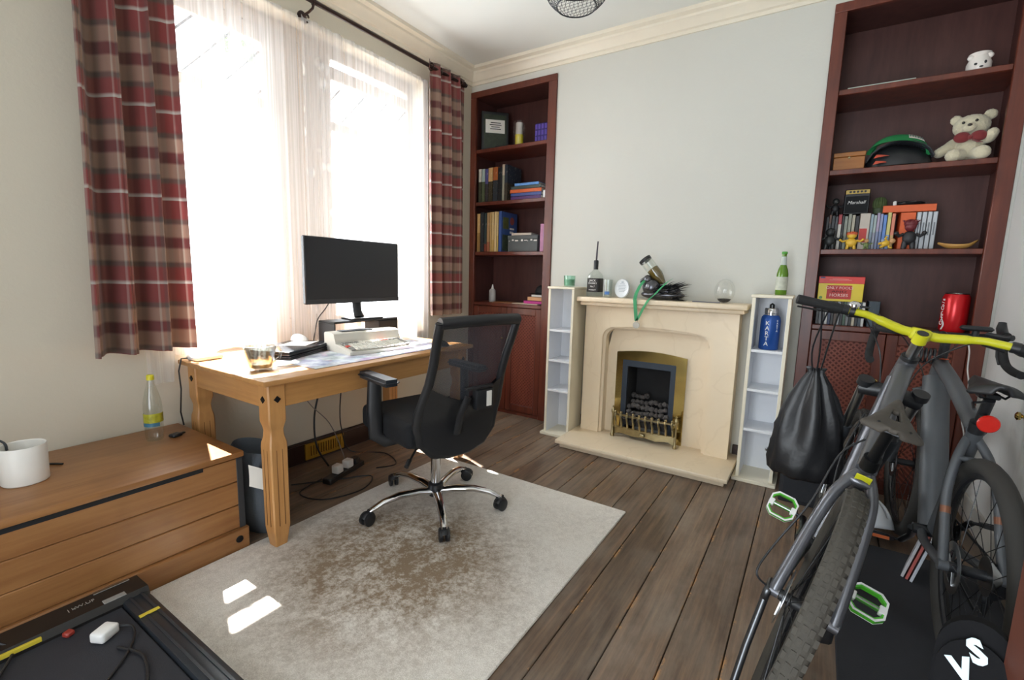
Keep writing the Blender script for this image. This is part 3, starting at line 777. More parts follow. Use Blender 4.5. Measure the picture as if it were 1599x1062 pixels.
m = MB(); m.tube([(.0, .058, .09), (.0, .085, .095), (.0, .098, .075), (.0, .09, .045), (.0, .054, .028)], .0075, 8); m.build('handle', MILK, mg)
m = MB(); m.lathe([(0, .013), (.042, .013), (.047, .03), (0, .03)], 32); m.build('dregs', pm('amber_tea', 'c9a15a', .2), mg)
m = MB(); m.tube([(-.02, .05, .004), (.0, .09, .004), (.02, .125, .005)], [.004, .003, .006], 8, flat=.4); tag(m.build('teaspoon', STEEL, loc=(.60, -2.24, DZ)), 'small steel teaspoon lying beside the glass mug', 'spoon')
rt = thing('router', 'flat white router with cable at the back corner of the desk', 'router', (.125, -2.30, DZ), .1)
m = MB(); m.box(-.05, .05, -.065, .065, 0, .024, .01, seg=3); m.build('body', WHITE, rt)
m = MB(); m.tube([(-.03, -.06, .012), (-.05, -.085, .01), (-.05, -.10, -.05), (-.045, -.098, -.14), (-.06, -.10, -.26), (-.06, -.09, -.33)], .0035, 6); m.build('cable', BLACK, rt)
# cables hanging behind the desk
def cable(name, lab, pts, mat, r=.004):
    P = [Vector(p) for p in pts]; out = []
    for i in range(len(P)-1):
        p0, p1, p2, p3 = P[max(i-1, 0)], P[i], P[i+1], P[min(i+2, len(P)-1)]
        for k in range(6):
            t = k/6; out.append(.5*((2*p1)+(p2-p0)*t+(2*p0-5*p1+4*p2-p3)*t*t+(3*p1-p0-3*p2+p3)*t**3))
    out.append(P[-1]); m = MB(); c = out[0]
    m.tube([p-c for p in out], r, 7)
    return tag(m.build(name, mat, loc=c), lab, 'cable')
cable('power_cable', 'thick black cable hanging under the desk left of the chair arm', [(.05, -1.62, .745), (.05, -1.61, .5), (.06, -1.66, .3), (.12, -1.69, .13), (.25, -1.70, .035)], BLACK, .006)
cable('power_cable', 'thin grey cable looping under the desk to the power strip', [(.05, -1.74, .745), (.06, -1.72, .45), (.1, -1.58, .25), (.25, -1.6, .1), (.33, -1.64, .05)], pm('grey_cable', '8b8681', .6), .003)
cable('power_cable', 'black cable hanging under the desk nearest the chair seat', [(.05, -1.42, .745), (.05, -1.44, .5), (.05, -1.46, .3), (.05, -1.45, .16), (.1, -1.42, .01), (.3, -1.3, .004), (.5, -1.38, .004), (.45, -1.5, .004)], BLACK, .004)
cable('screen_cable', 'black cable running from the monitor down beside the riser', [(.09, -1.50, 1.10), (.075, -1.56, 1.0), (.065, -1.615, .93), (.055, -1.63, .85), (.05, -1.64, .79)], BLACK, .0035)
cable('loose_cable', 'black cable coiled on the floor under the desk', [(.25, -1.95, .006), (.4, -1.75, .006), (.52, -1.6, .006), (.62, -1.75, .006), (.55, -1.95, .006), (.38, -1.98, .006), (.32, -1.8, .006)], BLACK, .004)
vt = thing('floor_vent', 'yellowed brass vent grille on the dark skirting under the desk', 'vent', (.018, -1.565, .07))
m = MB(); m.hole([(-.145, -.052), (.145, -.052), (.145, .052), (-.145, .052)], [(-.12, -.035), (.12, -.035), (.12, .035), (-.12, .035)], .0, .012, M=Matrix(((0, 0, 1, 0), (1, 0, 0, 0), (0, 1, 0, 0), (0, 0, 0, 1))))
YB_ = pm('yellow_brass', 'c39a35', .4, .5, var=.15)
m.build('frame', YB_, vt, smooth=0)
m = MB()
for i in range(13): m.box(.002, .010, -.118+i*.0185, -.108+i*.0185, -.036, .036)
m.build('slats', YB_, vt, smooth=0)
ps = thing('power_strip', 'black power strip with white plugs on the floor under the desk', 'extension lead', (.36, -1.67, 0), .25)
m = MB(); m.box(-.03, .03, -.16, .16, 0, .035, .005); m.build('strip', BLACK, ps)
for y, dx, mt in ((-.06, .0, WHITE), (.03, .004, WHITE), (.10, 0, BLACK)):
    m = MB(); m.box(-.026+dx, .026+dx, y-.026, y+.026, .035, .085 if mt is WHITE else .07, .006); m.build('plug', mt, ps)
# grey cloth bag
bg = thing('storage_bag', 'slumped dark grey cloth bag between the chest and the desk leg', 'bag', (.50, -2.275, 0))
m = MB(); CLOTH = pm('grey_cloth', '5a6067', .95, var=.25, vs=8, bs=.4, bsc=200)
m.lathe([(.001, .002), (.13, .004), (.16, .05), (.175, .16), (.18, .28), (.175, .36), (.15, .40), (.135, .37), (.10, .30), (.001, .28)], 28)
for v in m.bm.verts:
    k = noise.noise(v.co*9)*.012; v.co.y *= .50; v.co.x += k; v.co.y = max(min(v.co.y+k*.5, .098), -.098); v.co.x = v.co.x*(1+.35*max(v.co.x, 0)*(.42-v.co.z))
m.build('body', CLOTH, bg)
m = MB(); m.grid(lambda u, v: (.176+.004*sin(v*3)-.02*(1-u), -.112+.05*u, .25+.10*v+.03*(1-u)), 4, 4); m.build('white_label', PAPER, bg)

# ------------------------------------------------------------------ office chair
ch = thing('office_chair', 'black mesh-back office chair with chrome five-star base at the desk', 'office chair', (1.093, -1.655, .011), 2.918)
OFF = 2.918
SEATF = pm('seat_fabric', '17181c', .9, var=.2, bs=.35, bsc=320)
def cxz(z):
    return -.184-.167*(z-.539)/.479 if z > .539 else -.184-.02*(.539-z)
m = MB(); t = bmesh.new(); bmesh.ops.create_cube(t, size=1)
for v in t.verts: v.co = Vector((v.co.x*.52+.12, v.co.y*.51, v.co.z*.125+.466))
bmesh.ops.bevel(t, geom=t.edges[:], offset=.04, segments=5, affect='EDGES', profile=.6)
for v in t.verts:
    if v.co.x > .15: v.co.z -= .06*(v.co.x-.15)
    v.co.y *= 1-.08*(v.co.x/.3)**2
m.merge(t); m.build('seat', SEATF, ch, smooth=60)
m = MB(); m.box(-.10, .26, -.20, .20, .385, .42, .015, seg=2); m.box(-.10, .10, -.10, .10, .36, .395, .01); m.build('seat_pan', BLACK, ch)
out = [(.225, 1.018), (.222, .93), (.214, .83), (.215, .74), (.228, .66), (.238, .60), (.236, .53), (.215, .45), (.15, .385), (.06, .362)]
loop = [(cxz(z), y, z) for y, z in out]+[(cxz(z), -y, z) for y, z in out[::-1]]
m = MB(); m.tube([loop[0]]+loop+[loop[-1]], .023, 10, flat=.8)
m.tube([(cxz(1.018), .225, 1.018), (cxz(1.022)-.012, .12, 1.022), (cxz(1.024)-.016, 0, 1.024), (cxz(1.022)-.012, -.12, 1.022), (cxz(1.018), -.225, 1.018)], .026, 10, flat=1.0)
m.build('back_frame', BLACK, ch, smooth=60)
def half(z):
    for (a, za), (b, zb) in zip(out, out[1:]):
        if zb <= z <= za: return b+(a-b)*(z-zb)/(za-zb)
    return .2
def vedge(y): return .625+.10*(abs(y)/.22)**1.3
m = MB(); m.grid(lambda u, v: (lambda z: ((cxz(z)+.012-.02*(1-(2*u-1)**2), (2*u-1)*half(z), z), (u*.45, z)))(.60+(1.015-.60)*v), 24, 24); m.build('mesh_panel', MESHF, ch)
m = MB()
def solid(u, v):
    y = (2*u-1)*.232; zt = vedge(y); zb = .358+.10*(abs(y)/.232)**2.5
    z = zb+(zt-zb)*v; h = min(abs(y), half(max(z, .37)))
    return (cxz(z)-.014-.016*(1-(2*u-1)**2), math.copysign(h, y), z)
m.grid(solid, 28, 14)
for sgn in (0,):
    m.grid(lambda u, v: (lambda p: (p[0]+.022, p[1], p[2]))(solid(u, v)), 28, 14)
m.build('lower_back_shell', BLACK, ch, smooth=60)
lb = MB(); lb.box(cxz(.64)-.055, cxz(.64)-.012, -.155, -.045, .575, .675, .01, seg=2); lb.box(cxz(.68)-.045, cxz(.68)-.02, -.15, .02, .683, .696, .003); lb.tube([(cxz(.5)-.045, .04, .47), (cxz(.6)-.05, .04, .56), (cxz(.66)-.035, 0, .65)], .022, 10, flat=.5); lbo = lb.build('lumbar_support', BLACK, ch)
lb = MB(); lb.box(cxz(.64)-.058, cxz(.64)-.0545, -.135, -.105, .59, .665); lb.build('white_tag', PAPER, lbo, smooth=0)
ARM = pm('arm_pad', '2b3036', .38, var=.05)
for sy in (1, -1):
    m = MB(); m.tube([(.06, sy*.14, .395), (.09, sy*.24, .39), (.115, sy*.278, .42), (.12, sy*.282, .55), (.12, sy*.278, .698)], [.024, .030, .036, .038, .034], 10, flat=.5, up=(0, 1, 0)); ar = m.build('armrest', BLACK, ch, smooth=60)
    t = bmesh.new(); bmesh.ops.create_cube(t, size=1)
    for v in t.verts: v.co = Vector((v.co.x*.30+.095, v.co.y*.10+sy*.275, v.co.z*.034+.714))
    bmesh.ops.bevel(t, geom=t.edges[:], offset=.015, segments=4, affect='EDGES')
    for v in t.verts: v.co.y = sy*.275+(v.co.y-sy*.275)*(1-.35*((v.co.x-.1)/.14)**2*(1 if v.co.x > .1 else .45))
    m = MB(); m.merge(t); m.build('arm_pad', ARM, ar, smooth=60)
m = MB(); m.cyl((0, 0, .13), (0, 0, .27), .026, n=20); m.build('gas_column', CHROME, ch)
m = MB(); m.lathe([(0, .065), (.034, .065), (.040, .075), (.040, .13), (.03, .138), (0, .138)], 24); m.build('hub', BLACK, ch)
m = MB(); m.cyl((0, 0, .268), (0, 0, .372), .019, n=20); m.build('upper_column', BLACK, ch)
m = MB(); m.tube([(0, .04, .375), (-.06, .16, .37), (-.10, .22, .34)], .006, 8); m.cyl((-.10, .22, .345), (-.12, .25, .325), .011, n=10); m.build('tilt_lever', BLACK, ch)
for k in range(5):
    a = radians(-41.3+72*k)-OFF; R = RZ(a)
    m = MB(); m.tube([(.03, 0, .092), (.10, 0, .105), (.20, 0, .108), (.28, 0, .095), (.335, 0, .072), (.35, 0, .062)], [.025, .024, .022, .019, .017, .014], 10, flat=.75, M=R); lg = m.build('base_leg', CHROME, ch, smooth=60)
    m = MB(); sw = RZ(a+.9*k)
    Mw = T(.352*cos(a), .352*sin(a), 0) @ sw
    for s in (-1, 1): m.lathe([(.004, 0), (.027, 0), (.0325, .004), (.0325, .016), (.026, .019), (.004, .019)], 20, Mw @ T(-.012, s*.006, .0325) @ RX(-s*pi/2))
    m.tube([(-.012+.034*cos(q), 0, .036+.031*sin(q)) for q in (radians(160), radians(130), radians(90), radians(50), radians(20))], .016, 8, M=Mw, flat=.35); m.cyl((0, 0, .05), (0, 0, .075), .010, M=Mw)
    m.build('caster', BLACK, lg, smooth=50)

# ------------------------------------------------------------------ blanket chest
cb = thing('blanket_chest', 'long waxed pine blanket chest with lift-up lid along the window wall', 'chest', (.33, -3.2, 0))
m = MB(); m.box(.03, .634, -4.1, -2.415, .02, .418, .002)
for q in range(3): m.box(.60, .641, -4.1, -2.413, .1+.107*q, .2065+.107*q, .004)
m.build('body', PINED, cb, world=True)
m = MB(); m.box(.024, .655, -4.115, -2.40, .424, .450, .006, seg=2); m.build('lid', PINED, cb, world=True)
m = MB(); m.box(.626, .643, -4.0, -2.56, .404, .4235); m.build('finger_groove_shadow', BLACKM, cb, world=True, smooth=0)  # black strip stands in for the shadow in the slot below the lid
m = MB(); m.box(.022, .656, -4.115, -2.395, 0, .10, .006); m.build('plinth', PINED, cb, world=True)
m = MB(); m.lathe([(0, 0), (.016, 0), (.014, .004), (0, .006)], 14, T(.656, -2.44, .055) @ RY(pi/2)); m.build('stud', STUD, cb, world=True)
m = MB(); m.box(.635, .645, -2.43, -2.405, .1, .424, .001); m.build('corner_strip', DGREY, cb, world=True)
pt = thing('white_pot', 'white cylindrical pot with a cable behind it standing on the pine chest', 'pot', (.335, -3.01, .4505))
m = MB(); m.lathe([(0, 0), (.060, 0), (.0635, .004), (.066, .135), (.064, .138), (.061, .135), (.058, .02), (0, .02)], 40); m.build('body', pm('white_ceramic', 'e3e1db', .45, var=.03), pt)
cable('speaker_cable', 'grey cable arching from the white pot on the chest', [(.14, -3.35, .452), (.16, -3.22, .57), (.22, -3.12, .625), (.28, -3.05, .60), (.29, -3.04, .565)], DGREY, .004)
cable('short_cable', 'short black cable on the chest behind the white pot', [(.18, -2.98, .454), (.21, -2.92, .454), (.25, -2.89, .454)], DGREY, .004)
bt = thing('plastic_bottle', 'clear plastic bottle with yellow cap and label standing on the chest', 'bottle', (.205, -2.565, .4505))
m = MB(); m.lathe([(.001, .008), (.02, .002), (.031, .0), (.034, .012), (.0355, .03), (.036, .08), (.0355, .13), (.036, .15), (.034, .18), (.026, .22), (.016, .255), (.0125, .275), (.0125, .29)], 28, cap=False); m.build('bottle', CLEARP, bt)
m = MB(); m.lathe([(.0145, .278), (.0145, .298), (.012, .301), (0, .301)], 20); m.build('cap', pm('yellow_cap', 'd9cf2a', .4), bt)
m = MB(); LBL = pm('bottle_label', 'c9c83a', .4, var=.4, vs=60)
m.grid(lambda u, v: (.0367*cos(-1.9+3.4*u), .0367*sin(-1.9+3.4*u), .085+.042*v), 24, 2); m.build('label', LBL, bt)
m = MB(); m.grid(lambda u, v: (.0367*cos(-2.5+.6*u), .0367*sin(-2.5+.6*u), .06+.067*v), 8, 2); m.build('label_back', PAPER, bt)
m = MB(); m.grid(lambda u, v: (.0368*cos(-1.9+2.2*u), .0368*sin(-1.9+2.2*u), .068+.017*v), 24, 2); m.build('label_lower_band', pm('label_blue', '4f8fb0', .5, var=.4, vs=80), bt)
m = MB(); m.box(-.018, .018, -.022, .022, 0, .014, .004); m.box(-.008, .008, .018, .045, .004, .010, .002)
tag(m.build('usb_adapter', BLACK, loc=(.235, -2.495, .4505), rz=.3), 'small black adapter lying on the chest beside the plastic bottle', 'adapter')

# ------------------------------------------------------------------ walking pad
tm = thing('walking_pad', 'black folding walking treadmill lying on the rug in front of the chest', 'treadmill', (1.4, -3.15, .0115))
m = MB(); m.box(-.70, .85, -.30, .30, .015, .075, .01); m.build('deck', BLACKM, tm)
m = MB(); m.box(-.60, .80, -.245, .245, .0755, .081, .002); m.build('running_belt', pm('running_belt', '2b2c33', .75, var=.15, bs=.2, bsc=300), tm)
RAIL = pm('rail_blue_black', '2d3238', .32, .1, var=.06)
for s in (-1, 1):
    m = MB(); m.box(-.62, .86, s*.285-.037, s*.285+.037, .0, .096, .008, seg=2); m.box(-.60, .86, s*.285-.02, s*.285-.012, .096, .099); m.box(-.60, .86, s*.285+.012, s*.285+.02, .096, .099); rl = m.build('side_rail', RAIL, tm)
    m = MB(); m.box(-.465, -.450, s*.285-.034, s*.285+.022, .0965, .1005, .001); m.build('yellow_mark', pm('yellow_mark', 'd8c23a', .5), rl, smooth=0)
m = MB(); pr_ = [(-.735, 0), (-.735, .07), (-.70, .108), (-.60, .110), (-.585, .09), (-.585, 0)]
m.prism(pr_, -.325, .325, M=RX(pi/2)); hd = m.build('motor_cover', pm('cover_black', '1c1a19', .45, var=.1), tm, smooth=25)
m = MB(); m.box(-.592, -.582, -.16, .05, .093, .106, .001); m.build('yellow_stripe', pm('yellow_mark', 'd8c23a', .5), hd, smooth=0)
m = MB(); m.box(-.70, -.685, .20, .30, .1085, .111, .001); m.build('silver_strip', STEEL, hd, smooth=0)
m = MB(); m.box(-.625, -.60, .205, .265, .1085, .1115, .001); m.build('rating_label', pm('label_grey', '9c9a96', .6), hd, smooth=0)
SIL = pm('silver_print', 'a5a29c', .5)
text('lettering', '| kW.UF', .020, T(-.655, .16, .1105) @ RZ(pi/2), SIL, hd)
m = MB()
for i in range(4): m.box(-.66, -.645, -.24+.055*i, -.234+.055*i, .1095, .1112)
m.build('control_marks', SIL, hd, smooth=0)
sw = MB(); sw.box(-.012, .012, -.012, .012, 0, .016, .004); tag(sw.build('rocker_switch', pm('red_plastic', 'a03a30', .4), loc=(.835, -3.045, .0935), rz=.4), 'small red plastic clip on the treadmill belt beside the white plug', 'clip')
pg = thing('power_plug', 'white mains plug with black lead lying on the treadmill belt', 'plug', (.935, -2.985, .0935), .5)
m = MB(); m.box(-.024, .024, -.03, .03, 0, .034, .009, seg=3); m.build('plug_body', WHITE, pg)
Rp = RZ(-.5) @ T(-.935, 2.985, -.0935)
m = MB()
pts = [(.935, -2.95, .11), (.96, -2.925, .105), (1.02, -2.94, .10), (1.10, -3.0, .099), (1.18, -3.10, .099), (1.20, -3.22, .099), (1.10, -3.28, .099), (.98, -3.26, .099), (.88, -3.2, .099), (.80, -3.16, .11), (.74, -3.2, .13), (.70, -3.3, .13)]
P2 = []
for i in range(len(pts)-1):
    a, b = Vector(pts[i]), Vector(pts[i+1]); p0 = Vector(pts[max(i-1, 0)]); p3 = Vector(pts[min(i+2, len(pts)-1)])
    for k in range(5):
        t_ = k/5; P2.append(.5*((2*a)+(b-p0)*t_+(2*p0-5*a+4*b-p3)*t_*t_+(3*a-p0-3*b+p3)*t_**3))
m.tube([Rp @ p for p in P2], .004, 7); m.build('lead', BLACK, pg)
cable('treadmill_lead', 'second black lead curling across the treadmill belt towards the camera', [(1.02, -2.98, .099), (1.12, -2.95, .099), (1.25, -2.99, .099), (1.36, -3.08, .099), (1.42, -3.2, .099), (1.6, -3.28, .099)], BLACK, .0045)
# ------------------------------------------------------------------ books
ORD = ['first', 'second', 'third', 'fourth', 'fifth', 'sixth', 'seventh', 'eighth', 'ninth', 'tenth', 'eleventh', 'twelfth', 'thirteenth', 'fourteenth', 'fifteenth', 'sixteenth', 'seventeenth', 'eighteenth', 'nineteenth', 'twentieth']
def spine(h1, h2=None, split=.5, vs=60):
    """printed spine: upper colour, lower colour, small mottled print"""
    key = 'spine_%s_%s_%.2f' % (h1, h2, split)
    if key in MC: return MC[key]
    m, nt, b = nodes(key); tc = N(nt, 'ShaderNodeTexCoord'); sx = N(nt, 'ShaderNodeSeparateXYZ'); nt.links.new(tc.outputs['Generated'], sx.inputs[0])
    c = ramp(nt, sx.outputs[2], [(0, lin(h2 or h1)), (split, lin(h1))], 'CONSTANT')
    n = noise_t(nt, coords(nt, scale=(1, 1, .6)), vs, 3, .7)
    c = mixc(nt, c, lin('c9c4b8'), ramp(nt, n, [(.60, (0, 0, 0, 1)), (.70, (.55, .55, .55, 1))]))
    c = mixc(nt, c, dark(lin(h1), .4), ramp(nt, n, [(.30, (.6, .6, .6, 1)), (.42, (0, 0, 0, 1))]))
    nt.links.new(c, b.inputs['Base Color']); b.inputs['Roughness'].default_value = .45; MC[key] = m; return m
def book(name, lab, x0, x1, y0, y1, z0, z1, mat, group, cat='book', tilt=0):
    """upright book: spine towards the room, page block inside the boards"""
    w, d, h = x1-x0, y1-y0, z1-z0
    t = thing(name, lab, cat, ((x0+x1)/2, y0, z0), 0, group)
    if tilt: t.matrix_basis = T((x0+x1)/2, y0, z0) @ RY(tilt)
    c = min(.003, w*.14); m = MB()
    m.box(-w/2, w/2, 0, c, 0, h, .0006); m.box(-w/2, -w/2+c, 0, d, 0, h, .0006); m.box(w/2-c, w/2, 0, d, 0, h, .0006); m.build('cover', mat, t)
    m = MB(); m.box(-w/2+c, w/2-c, c, d-.004, .003, h-.003); m.build('pages', PAPER, t, smooth=0)
    return t
def row(xs, hs, z, y, d, mats, names, where, group, name='book', cat='book'):
    for i in range(len(mats)):
        book(name, names[i]+', '+ORD[i]+' from left '+where, xs[i]+.0006, xs[i+1]-.0006, y, y+d, z, z+hs[i], mats[i], group, cat)
def flat_book(name, lab, cx, cy, w, d, z0, z1, mat, group, cat='book', rz=0):
    t = thing(name, lab, cat, (cx, cy, z0), rz, group); h = z1-z0; c = min(.003, h*.15)
    m = MB(); m.box(-w/2, w/2, -d/2, -d/2+c, 0, h, .0006); m.box(-w/2, w/2, -d/2, d/2, 0, c, .0006); m.box(-w/2, w/2, -d/2, d/2, h-c, h, .0006); m.build('cover', mat, t)
    m = MB(); m.box(-w/2+.003, w/2-.003, -d/2+c, d/2-.003, c, h-c); m.build('pages', PAPER, t, smooth=0); return t
# left alcove, second shelf (upright row)
g = 'upright books on the second shelf of the left alcove'
xs = [.065, .101, .137, .172, .221, .275, .300, .318, .345, .375]
row(xs, [.288, .286, .284, .29, .29, .283, .286, .305, .30], 1.8635, .03, .22,
    [spine('b9b6ad', '3c3d2e', .62), spine('9fb0ab', '4a5238', .62), spine('4d4a7d', '2f2b2c', .55), spine('c09a66', '39301f', .6), spine('a15a2c', '2b3035', .62), spine('1c1b1e'), spine('2a2c2e', '1f2422'), spine('b9aa98', '8c8a7a', .7), spine('27303c', '3a3326', .5)],
    ['grey and cream book spine', 'pale blue-green book spine', 'violet blue book spine', 'tan topped book spine', 'orange-brown topped book spine', 'thin black book spine', 'thin charcoal book spine', 'cream book spine with red mark', 'dark blue book with cover showing'],
    'on left alcove second shelf', g)
g = 'books stacked flat on the second shelf of the left alcove'
z = 1.8635
for i, (lab, w, x, h, c) in enumerate([('purple paperback at the bottom of the flat stack', .30, .56, .030, '54306e'), ('blue paperback second up in the flat stack', .30, .56, .028, '3d4f8d'), ('orange paperback in the middle of the flat stack', .305, .555, .030, 'd1612c'), ('dark grey paperback fourth up in the flat stack', .30, .56, .026, '3b4a48'), ('light blue paperback on top of the flat stack', .235, .565, .024, '5f94d6')]):
    flat_book('book', lab+' in left alcove', x, .13, w, .20, z, z+h-.0008, spine(c, None, .5, 45), g, rz=.02*(i % 3-1)); z += h
m = MB(); m.box(-.018, .018, 0, .06, 0, .062, .006); tag(m.build('white_box', WHITE, loc=(.752-.004, .02, 1.8635)), 'little white box at the right end of the second shelf in left alcove', 'box')
# left alcove, third shelf
g = 'tall annuals on the third shelf of the left alcove'
xs = [.062, .100, .142, .172, .205, .222, .252, .280, .297, .325]
row(xs, [.335, .345, .338, .34, .342, .343, .343, .342, .345], 1.4325, .02, .25,
    [spine('b08d5c', '8a6a3c', .5), spine('23272c'), spine('2d3a3a', '7d3b2c', .2), spine('a8855c', '9a5c40', .25), spine('c9a66a'), spine('cdb07c', 'c2a05c', .3), spine('d3b988'), spine('cfb27c', 'c7a75e', .4), None],
    ['tan annual spine', 'black annual spine', 'dark green annual spine', 'brown annual spine', 'narrow straw annual spine', 'straw coloured annual spine', 'pale straw annual spine', 'yellowed annual spine', 'x'][:8]+['x'],
    'on left alcove third shelf', g) if False else None
mats = [spine('b08d5c', '8a6a3c', .5), spine('23272c'), spine('2d3a3a', '7d3b2c', .2), spine('a8855c', '9a5c40', .25), spine('c9a66a'), spine('cdb07c', 'c2a05c', .3), spine('d3b988'), spine('cfb27c', 'c7a75e', .4)]
row(xs[:9], [.335, .345, .338, .34, .342, .343, .343, .342], 1.4325, .02, .25, mats, ['tan annual spine', 'black annual spine', 'dark green annual spine', 'brown annual spine', 'narrow straw annual spine', 'straw coloured annual spine', 'pale straw annual spine', 'yellowed annual spine'], 'on left alcove third shelf', g)
BLUEA = pm('annual_blue', '3b5795', .4, var=.1)
an = book('book', 'large blue annual with picture cover facing right on left alcove third shelf', .300, .330, .02, .27, 1.4325, 1.4325+.345, BLUEA, g)
m = MB()
def cov(y0, y1, z0, z1): m.box(.0146, .0158, y0, y1, z0, z1)
cov(.02, .11, .20, .30); m.build('cover_olive_panel', pm('olive', '6f7340', .5, var=.4, vs=40), an, smooth=0)
m = MB(); m.lathe([(0, 0), (.034, 0), (.034, .0014), (0, .0014)], 20, T(.0146, .165, .275) @ RY(pi/2)); m.build('cover_red_disc', pm('cover_red', 'a8544a', .5), an)
m = MB(); cov(.13, .20, .20, .215); cov(.13, .19, .165, .185); m.build('cover_white_title', PAPER, an, smooth=0)
m = MB(); cov(.015, .235, .01, .15); m.build('cover_picture', pm('cover_scene', '5c6a58', .5, var=.5, vs=28), an, smooth=0)
bx = thing('storage_box', 'dark grey photo box with white marks beside the blue annual in left alcove', 'box', (.535, .04, 1.4325))
m = MB(); m.box(-.148, .148, 0, .22, 0, .105, .003); m.build('body', pm('box_grey', '5c6162', .6), bx)
m = MB(); m.box(-.151, .151, -.003, .223, .105, .138, .003); m.build('lid', pm('box_grey', '5c6162', .6), bx)
m = MB()
for i in range(9):
    x = -.135+.031*i; m.box(x, x+.006+.012*((i*7) % 3), -.0042, -.003, .088+.004*(i % 2), .093+.006*((i*5) % 3))
m.build('white_print', PAPER, bx, smooth=0)
flat_book('booklet', 'pale booklet lying on the dark grey photo box in left alcove', .505, .13, .19, .14, 1.4325+.139, 1.4325+.160, spine('cfc0b2', None, .5, 45), None, 'booklet', .06)
pk = thing('gift_box', 'pink and lilac box standing at the right of left alcove third shelf', 'box', (.738, .03, 1.4325))
m = MB(); m.box(-.026, .026, 0, .10, 0, .225, .002); m.build('box', pm('pink_box', 'd08fb8', .5, var=.3, vs=14), pk)
m = MB(); m.box(.006, .0262, -.0008, .002, .02, .22); m.build('lilac_panel', pm('lilac', 'b39ccb', .5), pk, smooth=0)
# left alcove top shelf
fr_ = thing('picture_frame', 'dark framed certificate with white sheet leaning on left alcove top shelf', 'picture frame', (.165, .13, 2.3095), 0, M=T(.165, .13, 2.3095) @ RZ(.75) @ RX(-.10))
m = MB(); m.box(-.12, .12, -.010, .012, 0, .345, .003); m.build('frame', BLACK, fr_)
m = MB(); m.box(-.10, .10, -.0125, -.010, .03, .32); m.build('picture', pm('dark_print', '3f4a35', .5, var=.5, vs=25), fr_, smooth=0)
m = MB(); m.box(-.085, .085, -.0145, -.0125, .16, .275); w_ = m.build('white_sheet', PAPER, fr_, smooth=0)
m = MB()
for i, (a, b) in enumerate(((-.04, .05), (-.05, .055), (-.035, .04), (-.045, .05))): m.box(a, b, -.0152, -.0145, .245-.018*i, .252-.018*i)
m.build('print_lines', BLACKM, w_, smooth=0)
m = MB(); m.box(-.10, .10, -.07, .07, 0, .022, .006); tag(m.build('black_case', BLACK, loc=(.315, .12, 2.3095), rz=.2), 'flat black case lying on left alcove top shelf by the certificate', 'case')
cj = thing('candle_jar', 'clear jar candle with yellow wax on left alcove top shelf', 'candle', (.437, .10, 2.3095))
m = MB(); m.lathe([(0, .0), (.050, 0), (.052, .004), (.052, .205), (.049, .205), (.049, .006), (0, .006)], 28); m.build('jar', CLEAR, cj)
m = MB(); m.lathe([(0, .007), (.034, .007), (.034, .10), (0, .10)], 24); m.build('yellow_wax', pm('yellow_wax', 'd9c92a', .5), cj)
m = MB(); m.lathe([(0, .101), (.031, .101), (.031, .195), (0, .195)], 24); m.build('white_core', pm('white_wax', 'c9c2bb', .5), cj)
pb = thing('purple_tin', 'purple ridged box at the right of left alcove top shelf', 'box', (.675, .11, 2.3095))
m = MB(); m.box(-.062, .062, -.05, .05, 0, .155, .006)
PUR = pm('purple', '3d2b83', .4, var=.3, vs=30); m.build('body', PUR, pb)
m = MB()
for i in range(4):
    for j in range(3): m.box(-.058+.03*i, -.036+.03*i, -.054, -.05, .012+.048*j, .05+.048*j, .002)
m.build('raised_panels', pm('purple_light', '5a46a5', .4), pb)
# left alcove counter
nb = thing('glue_bottle', 'small white nozzle bottle on the counter of left alcove', 'bottle', (.19, .10, .9855))
m = MB(); m.lathe([(0, 0), (.03, 0), (.031, .005), (.031, .10), (.02, .118), (0, .118)], 24); m.build('body', pm('milky_plastic', 'b5b2b0', .4, var=.1), nb)
m = MB(); m.lathe([(.012, .118), (.010, .13), (.004, .158), (0, .158)], 16); m.build('nozzle', WHITE, nb)
flat_book('leaflet', 'orange-brown leaflet lying on the counter of left alcove', .34, .10, .24, .17, .9855, .990, spine('a36a43', None, .5, 30), None, 'leaflet', .1)
flat_book('notepad', 'cream notepad lying under the pink pad in left alcove', .59, .10, .26, .17, .9855, .9935, spine('c9bda6', None, .5, 30), None, 'notepad', -.05)
flat_book('notepad', 'magenta pad lying on the counter of left alcove', .665, .105, .185, .16, .994, 1.018, pm('magenta', 'c22a8c', .5), None, 'notepad', .03)
flat_book('folder', 'peach folder stacked on the magenta pad in left alcove', .68, .115, .155, .15, 1.0185, 1.052, pm('peach', 'e0a878', .6), None, 'folder')
flat_book('folder', 'white paper pack on the peach folder in left alcove', .695, .12, .12, .14, 1.0525, 1.072, PAPER, None, 'paper')
cp = thing('baseball_cap', 'black cap lying on top of the papers in left alcove', 'cap', (.70, .13, 1.0725))
m = MB(); m.lathe([(.068, 0), (.066, .03), (.052, .06), (.028, .078), (0, .083)], 24); m.build('crown', BLACKM, cp)
m = MB(); m.grid(lambda u, v: ((.068+.045*v)*cos(pi+.2+2.2*u), (.068+.045*v)*sin(pi+.2+2.2*u), .004-.003*v+.012*sin(pi*u)), 16, 4); m.build('peak', BLACKM, cp)

